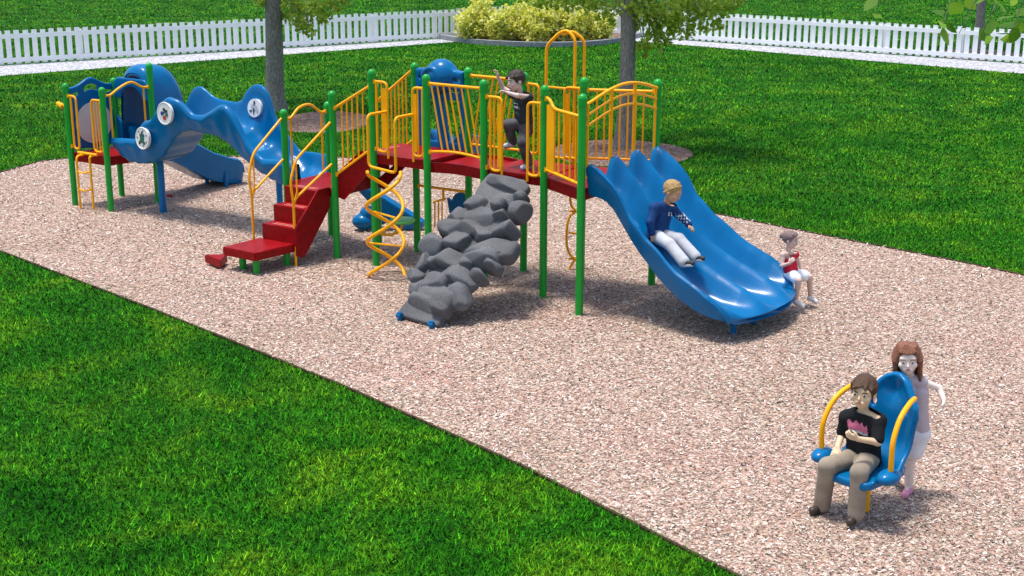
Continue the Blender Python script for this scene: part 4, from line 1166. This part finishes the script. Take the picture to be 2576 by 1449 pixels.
    if strap:
        for s in (-1, 1):
            mb = MB(); mb.tube([chest + lat * (.045 * k * s) + fwd * (.075 * k) + spine * (.04 * k), neck - spine * (.02 * k) + lat * (.055 * k * s) + fwd * .02, chest + lat * (.05 * k * s) - fwd * (.075 * k) + spine * (.04 * k)], .007, 6); mb.build('strap', shirt, body)
    pa = Pv(.012 + ploose * .6) + legp('L', .006 + ploose, leg, ploose * .9) + legp('R', .006 + ploose, leg, ploose * .9)
    cloth('trousers' if leg > .75 else 'shorts', pa, pants, kk=.02)
    # shoes
    for s in 'LR':
        a, t = g('an' + s), g('to' + s); d = (t - a); dz = V((d.x, d.y, 0)).normalized() if abs(d.z) < .06 else d.normalized()
        upf = V(j.get('foot_up' + s, (0, 0, 1)))
        heel = a - dz * (.022 * k) - upf * (.018 * k); toe = t
        prs = [cap_(heel, toe, .034 * k, .030 * k), cap_(a + upf * .005, heel.lerp(toe, .35), .036 * k, .034 * k)]
        o = cloth('shoe', prs, shoes[0], .007, .015)
        prs = [cap_(heel - upf * (.020 * k), toe - upf * (.014 * k), .029 * k, .027 * k)]
        cloth('sole', prs, shoes[1], .008, .01)
        if len(shoes) > 2:
            for q in (.4, .62):
                mb = MB(); c = heel.lerp(toe, q) + upf * (.032 * k); sd = dz.cross(upf).normalized() * (.018 * k); mb.tube([c - sd, c + sd], .005, 6)
                mb.build('shoelace', shoes[2], body)
    # hair
    kind = hair
    cutp = [(R(0, .050, .042), (hf * .80 - hu * .60).normalized()), ]
    base = [ell(R(0, -.018, .030), (.083 * kh, .094 * kh, .086 * kh), ax, None, [(R(0, .048, .030), (hf * .88 - hu * .47).normalized()), (R(0, -.03, -.045), (-hu)[:])])]
    hp = list(base); rdm = random.Random(len(label))
    if kind == 'short':
        for q in range(34):
            x = rdm.uniform(-.062, .062); y = rdm.uniform(-.02, .058); a0 = R(x * .8, y - .03, .094 - abs(x) * .2 + rdm.uniform(-.004, .004)); a1 = R(x * 1.08, y + .026, .080 - abs(x) * .40 - max(0, y) * .35 + rdm.uniform(-.008, .004))
            hp.append(cap_(a0, a1, .015 * kh, .008 * kh, .010))
        for s in (-1, 1):
            for y in (-.03, -.012, .006, .02): hp.append(cap_(R(.070 * s, y, .05), R(.076 * s, y - .004, .012), .013 * kh, .007 * kh, .008))
    if kind == 'long':
        for s in (-1, 1):
            for q in range(9):
                y = .030 - q * .013; hp.append(cap_(R(.045 * s, y * .6, .085), R(.080 * s, y, -.005), .020 * kh, .019 * kh, .014))
                hp.append(cap_(R(.080 * s, y, -.005), R((.083 + rdm.uniform(-.008, .006)) * s, y - .012, -.13 + rdm.uniform(-.025, .03)), .019 * kh, .011 * kh, .010))
        for q in range(7):
            x = -.066 + q * .022; hp.append(cap_(R(x, -.085, .03), R(x * 1.1, -.082, -.14 + rdm.uniform(-.02, .02)), .026 * kh, .014 * kh, .012))
        for q in range(8):
            x = -.052 + q * .015; hp.append(cap_(R(.01, .035, .108), R(x, .078 - abs(x) * .5, .062 + abs(x) * .1), .012 * kh, .008 * kh, .006))
    if kind == 'bun':
        hp.append(ell(R(0, -.115, .035), (.034 * kh, .030 * kh, .034 * kh), ax)); hp.append(ell(R(0, .01, .045), (.080 * kh, .082 * kh, .066 * kh), ax, None, [(R(0, .062, .05), (hf * .7 - hu * .7).normalized())]))
        for q in range(9): hp.append(cap_(R(-.06 + q * .015, .045, .085), R((-.06 + q * .015) * .5, -.08, .06), .009 * kh, .007 * kh, .006))
    if kind == 'slick':
        for q in range(11):
            x = -.07 + q * .014; hp.append(cap_(R(x * .8, .052 - abs(x) * .3, .088 - abs(x) * .25), R(x, -.085 + abs(x) * .4, .03), .010 * kh, .009 * kh, .004))
            hp.append(cap_(R(x * .8, .02, .110 - abs(x) * .55), R(x * .9, -.06, .095 - abs(x) * .5), .010 * kh, .009 * kh, .004))
        for s in (-1, 1): hp.append(cap_(R(.074 * s, .01, .045), R(.070 * s, -.05, -.03), .014 * kh, .012 * kh))
    P, Fc = field(hp, .005, .010); me = npmesh('hair', P, Fc); link('hair', me, hair_m, body)
    # face
    for s in (-1, 1):
        mb = MB(); c = R(.030 * s, .0775, .004); mb.cm = 0; mb.add(*ballmesh(c, hr * (.0135 * kh), hf * (.006 * kh), hu * (.0075 * kh)))
        c = R(.030 * s, .0825, .004); mb.cm = 1; mb.add(*ballmesh(c, hr * (.0068 * kh), hf * (.003 * kh), hu * (.0068 * kh)))
        mb.build('eye', [EYEW, EYED], body)
        mb = MB(); mb.tube([R(.015 * s, .0835, .020), R(.032 * s, .082, .026), R(.048 * s, .072, .021)], [.003 * kh, .0036 * kh, .002 * kh], 6); mb.build('eyebrow', hair_m, body)
    mb = MB(); mb.tube([R(-.021, .079, -.046), R(-.008, .0865, -.0445), R(.008, .0865, -.0445), R(.021, .079, -.046)], [.003 * kh, .0052 * kh, .0052 * kh, .003 * k], 8); mb.build('mouth', LIP, body)
    return body
def ballmesh(c, a, b, u, n=10, m=6):
    vs, fs = [], []
    for i in range(m + 1):
        t = PI * i / m
        for q in range(n): vs.append(c + a * (math.sin(t) * math.cos(2 * PI * q / n)) + b * (math.sin(t) * math.sin(2 * PI * q / n)) + u * math.cos(t))
    for i in range(m):
        for q in range(n): fs.append((i * n + q, i * n + (q + 1) % n, (i + 1) * n + (q + 1) % n, (i + 1) * n + q))
    return vs, fs
EYEW = mat('eye_white', (.75, .73, .70), .3); EYED = mat('eye_iris', (.05, .03, .02), .2); LIP = mat('lips', (.42, .12, .11), .5)
def hairm(name, c): return mat(name, c, .5, .4, 0, .35, 60, .6, 220)

# seated boy
j = dict(head=at(2172, 986, 10.10), neck=at(2172, 1030, 10.12), chest=at(2172, 1068, 10.14), pel=at(2172, 1150, 10.18),
         shL=at(2210, 1058, 10.02), elL=at(2208, 1112, 9.93), wrL=at(2160, 1104, 9.88), haL=at(2125, 1092, 9.90), palmL=(.7, .6, .2),
         shR=at(2131, 1050, 10.22), elR=at(2118, 1092, 10.24), wrR=at(2107, 1124, 10.12), haR=at(2100, 1142, 10.08), palmR=(.3, .5, -.8),
         knR=at(2082, 1172, 9.98), anR=at(2068, 1268, 10.10), toR=at(2044, 1284, 10.04),
         knL=at(2162, 1188, 9.84), anL=at(2154, 1290, 9.86), toL=at(2138, 1312, 9.80), front=SF)
def polo(lat, fw, sp, cen):
    m = np.zeros(len(lat), int); f = fw > 0
    zig = .012 * np.sin(lat * 120)
    m[f & (sp > -.012) & (sp < .050 + zig) & (np.abs(lat) < .085)] = 1
    m[f & (sp > -.036) & (sp <= -.014) & (np.abs(lat) < .08)] = 2
    return m
POLO = mat('black_polo', (.012, .013, .016), .85, .2, 0, .2, 30); PINK = mat('pink_band', (.55, .13, .22), .8); GREYB = mat('grey_band', (.42, .43, .48), .8)
person('person in black polo with pink band and tan trousers, seated on the spinner seat', j, (-.50, -.86, .0), (.05, .0, 1), skin('tan_skin', (.74, .52, .33)), hairm('brown_hair', (.075, .032, .012)), 'short',
       POLO, mat('tan_trousers', (.30, .25, .19), .85, .2, 0, .18, 9), (mat('brown_shoe', (.045, .028, .02), .5), mat('dark_sole', (.03, .025, .02), .7)), 1.02, .42, 1.0, .012, (.55, .25), polo, [POLO, PINK, GREYB], hem=.03, ploose=.016, sit=True)
# girl behind the seat
Yg = 10.46
j = dict(head=at(2283, 902, Yg - .02), neck=at(2290, 944, Yg), chest=at(2294, 985, Yg + .01), pel=at(2298, 1088, Yg + .02),
         shL=at(2318, 960, Yg), elL=at(2362, 976, Yg + .02), wrL=at(2374, 1006, Yg - .06), haL=at(2371, 1030, Yg - .10), palmL=(-.9, -.1, -.2),
         shR=at(2264, 952, Yg), elR=at(2236, 948, Yg + .14), wrR=at(2216, 951, Yg + .16), haR=at(2206, 962, Yg + .14), palmR=(.3, -.2, -.9),
         knL=at(2288, 1160, Yg + .03), anL=at(2286, 1228, Yg + .04), toL=at(2275, 1246, Yg - .06),
         knR=at(2258, 1158, Yg + .12), anR=at(2250, 1218, Yg + .28), toR=at(2242, 1238, Yg + .2), front=(-.3, -1, 0))
person('person with long auburn hair, pale top and white shorts, standing behind the blue spinner seat', j, (-.22, -.96, -.08), (-.08, 0, 1), skin('pale_skin', (.86, .69, .61)), hairm('auburn_hair', (.23, .085, .045)), 'long',
       mat('pale_lilac_top', (.56, .46, .49), .8, .2), mat('white_shorts', (.80, .78, .80), .8, .2), (mat('pink_shoe', (.72, .25, .38), .5), mat('pink_sole', (.75, .4, .48), .6)), .99, 0, .30, .002, (.35, .4), None, None, hem=.0, ploose=.014)
# boy sliding
j = dict(head=at(1692, 482, 15.36), neck=at(1677, 513, 15.42), chest=at(1664, 540, 15.42), pel=at(1651, 590, 15.38),
         shR=at(1647, 522, 15.30), elR=at(1636, 558, 15.22), wrR=at(1640, 585, 15.22), haR=at(1643, 598, 15.20), palmR=(.2, -.2, -.9),
         shL=at(1690, 523, 15.56), elL=at(1714, 546, 15.62), wrL=at(1733, 564, 15.60), haL=at(1741, 573, 15.56), palmL=(-.3, -.1, -.9),
         knR=at(1684, 614, 15.06), anR=at(1722, 660, 14.86), toR=at(1742, 662, 14.76), foot_upR=(.45, -.2, .85),
         knL=at(1708, 601, 15.26), anL=at(1751, 648, 15.06), toL=at(1768, 650, 14.96), foot_upL=(.45, -.2, .85), front=(.8, -.5, .3))
HOOD = mat('blue_jacket', (.008, .045, .16), .8, .2, 0, .2, 20); PRINT = mat('white_print', (.6, .62, .66), .7)
elL = j['elL']; wrL = j['wrL']
def slv(lat, fw, sp, cen):
    m = np.zeros(len(lat), int); c = cen - np.array(list(elL.lerp(wrL, .2)))
    d = np.linalg.norm(c, axis=1); nz = np.sin(cen[:, 0] * 190) + np.sin(cen[:, 2] * 170 + 1) + np.sin(cen[:, 1] * 150)
    m[(d < .085) & (nz > -.1) & (cen[:, 1] < elL.y + .01)] = 1
    m[(fw > .05) & (sp > .02) & (sp < .06) & (lat * (1) < -.02) & (nz > .2)] = 1
    return m
person('person in blue jacket and pale trousers with blond hair, sliding down the wave slide', j, (.80, -.52, -.42), (.42, -.1, 1), skin('ruddy_skin', (.58, .33, .20)), hairm('blond_hair', (.40, .25, .09)), 'slick',
       HOOD, mat('pale_trousers', (.46, .47, .50), .85, .2, 0, .12, 12), (mat('black_shoe', (.02, .02, .02), .5), mat('white_sole', (.75, .75, .75), .5), mat('white_laces', (.8, .8, .8), .6)), .98, 1.0, .97, .014, (.4, .3), slv, [HOOD, PRINT], hem=.03, ploose=.016, sit=True)
# girl on the slide end
j = dict(head=at(1989, 603, 15.78), neck=at(1984, 633, 15.80), chest=at(1983, 652, 15.80), pel=at(1991, 688, 15.80),
         shR=at(1969, 640, 15.66), elR=at(1967, 668, 15.62), wrR=at(1985, 662, 15.56), haR=at(1992, 655, 15.55), palmR=(.5, .2, .4),
         shL=at(2001, 640, 15.94), elL=at(2010, 664, 15.98), wrL=at(2019, 680, 15.94), haL=at(2026, 687, 15.92), palmL=(0, 0, -1),
         knR=at(2009, 705, 15.60), anR=at(2002, 755, 15.66), toR=at(2020, 768, 15.58), knL=at(2036, 696, 15.80), anL=at(2038, 745, 15.90), toL=at(2054, 758, 15.82), front=(.85, -.4, 0))
REDT = mat('red_top', (.60, .015, .04), .75, .2, 0, .3, 60)
person('person in red strappy top and white shorts sitting on the slide edge', j, (.86, -.50, -.05), (0, 0, 1), skin('fair_skin', (.66, .46, .38)), hairm('ash_brown_hair', (.20, .13, .12)), 'bun',
       REDT, mat('white_short', (.78, .80, .84), .8, .2), (mat('white_shoe', (.80, .80, .82), .5), mat('white_shoe_sole', (.7, .7, .7), .6)), .80, 0, .34, .003, (.5, .4), None, None, hem=.03, ploose=.010, strap=True, sit=True)
# boy on the deck
j = dict(head=at(1298, 203, 16.74), neck=at(1309, 233, 16.80), chest=at(1314, 258, 16.84), pel=at(1319, 312, 16.86),
         shR=at(1294, 237, 16.98), elR=at(1266, 222, 17.02), wrR=at(1253, 194, 16.98), haR=at(1249, 180, 16.97), palmR=(-.5, -.3, 0),
         shL=at(1329, 245, 16.68), elL=at(1302, 240, 16.48), wrL=at(1277, 233, 16.52), haL=at(1268, 229, 16.53), palmL=(0, -.2, -1),
         knR=at(1278, 312, 16.84), anR=at(1290, 357, 16.92), toR=at(1272, 366, 16.86), foot_upR=(.1, 0, 1),
         knL=at(1314, 358, 16.66), anL=at(1330, 411, 16.76), toL=at(1314, 421, 16.70), front=(-.9, -.4, 0))
TEE = mat('dark_tee', (.03, .042, .05), .85, .2, 0, .2, 20)
def tee(lat, fw, sp, cen):
    nz = np.sin(cen[:, 0] * 140) + np.sin(cen[:, 2] * 120 + 1) + np.sin(cen[:, 1] * 130)
    m = np.zeros(len(lat), int); m[(fw > .02) & (sp < .01) & (sp > -.07) & (np.abs(lat) < .07) & (nz > .1)] = 1; m[(fw > .02) & (sp < -.105) & (sp > -.125) & (np.abs(lat) < .06)] = 2; return m
person('person in dark tee and grey trousers, one knee up, on the red deck', j, (-.88, -.42, -.18), (-.15, 0, 1), skin('light_skin', (.62, .45, .40)), hairm('dark_brown_hair', (.035, .022, .016)), 'short',
       TEE, mat('grey_trousers', (.085, .085, .095), .85, .2, 0, .5, 8), (mat('pale_shoe', (.62, .66, .75), .5), mat('blue_sole', (.25, .35, .5), .6)), .98, .40, .97, .010, (.6, .3), tee, [TEE, PRINT, TEAL], hem=.05, ploose=.012)
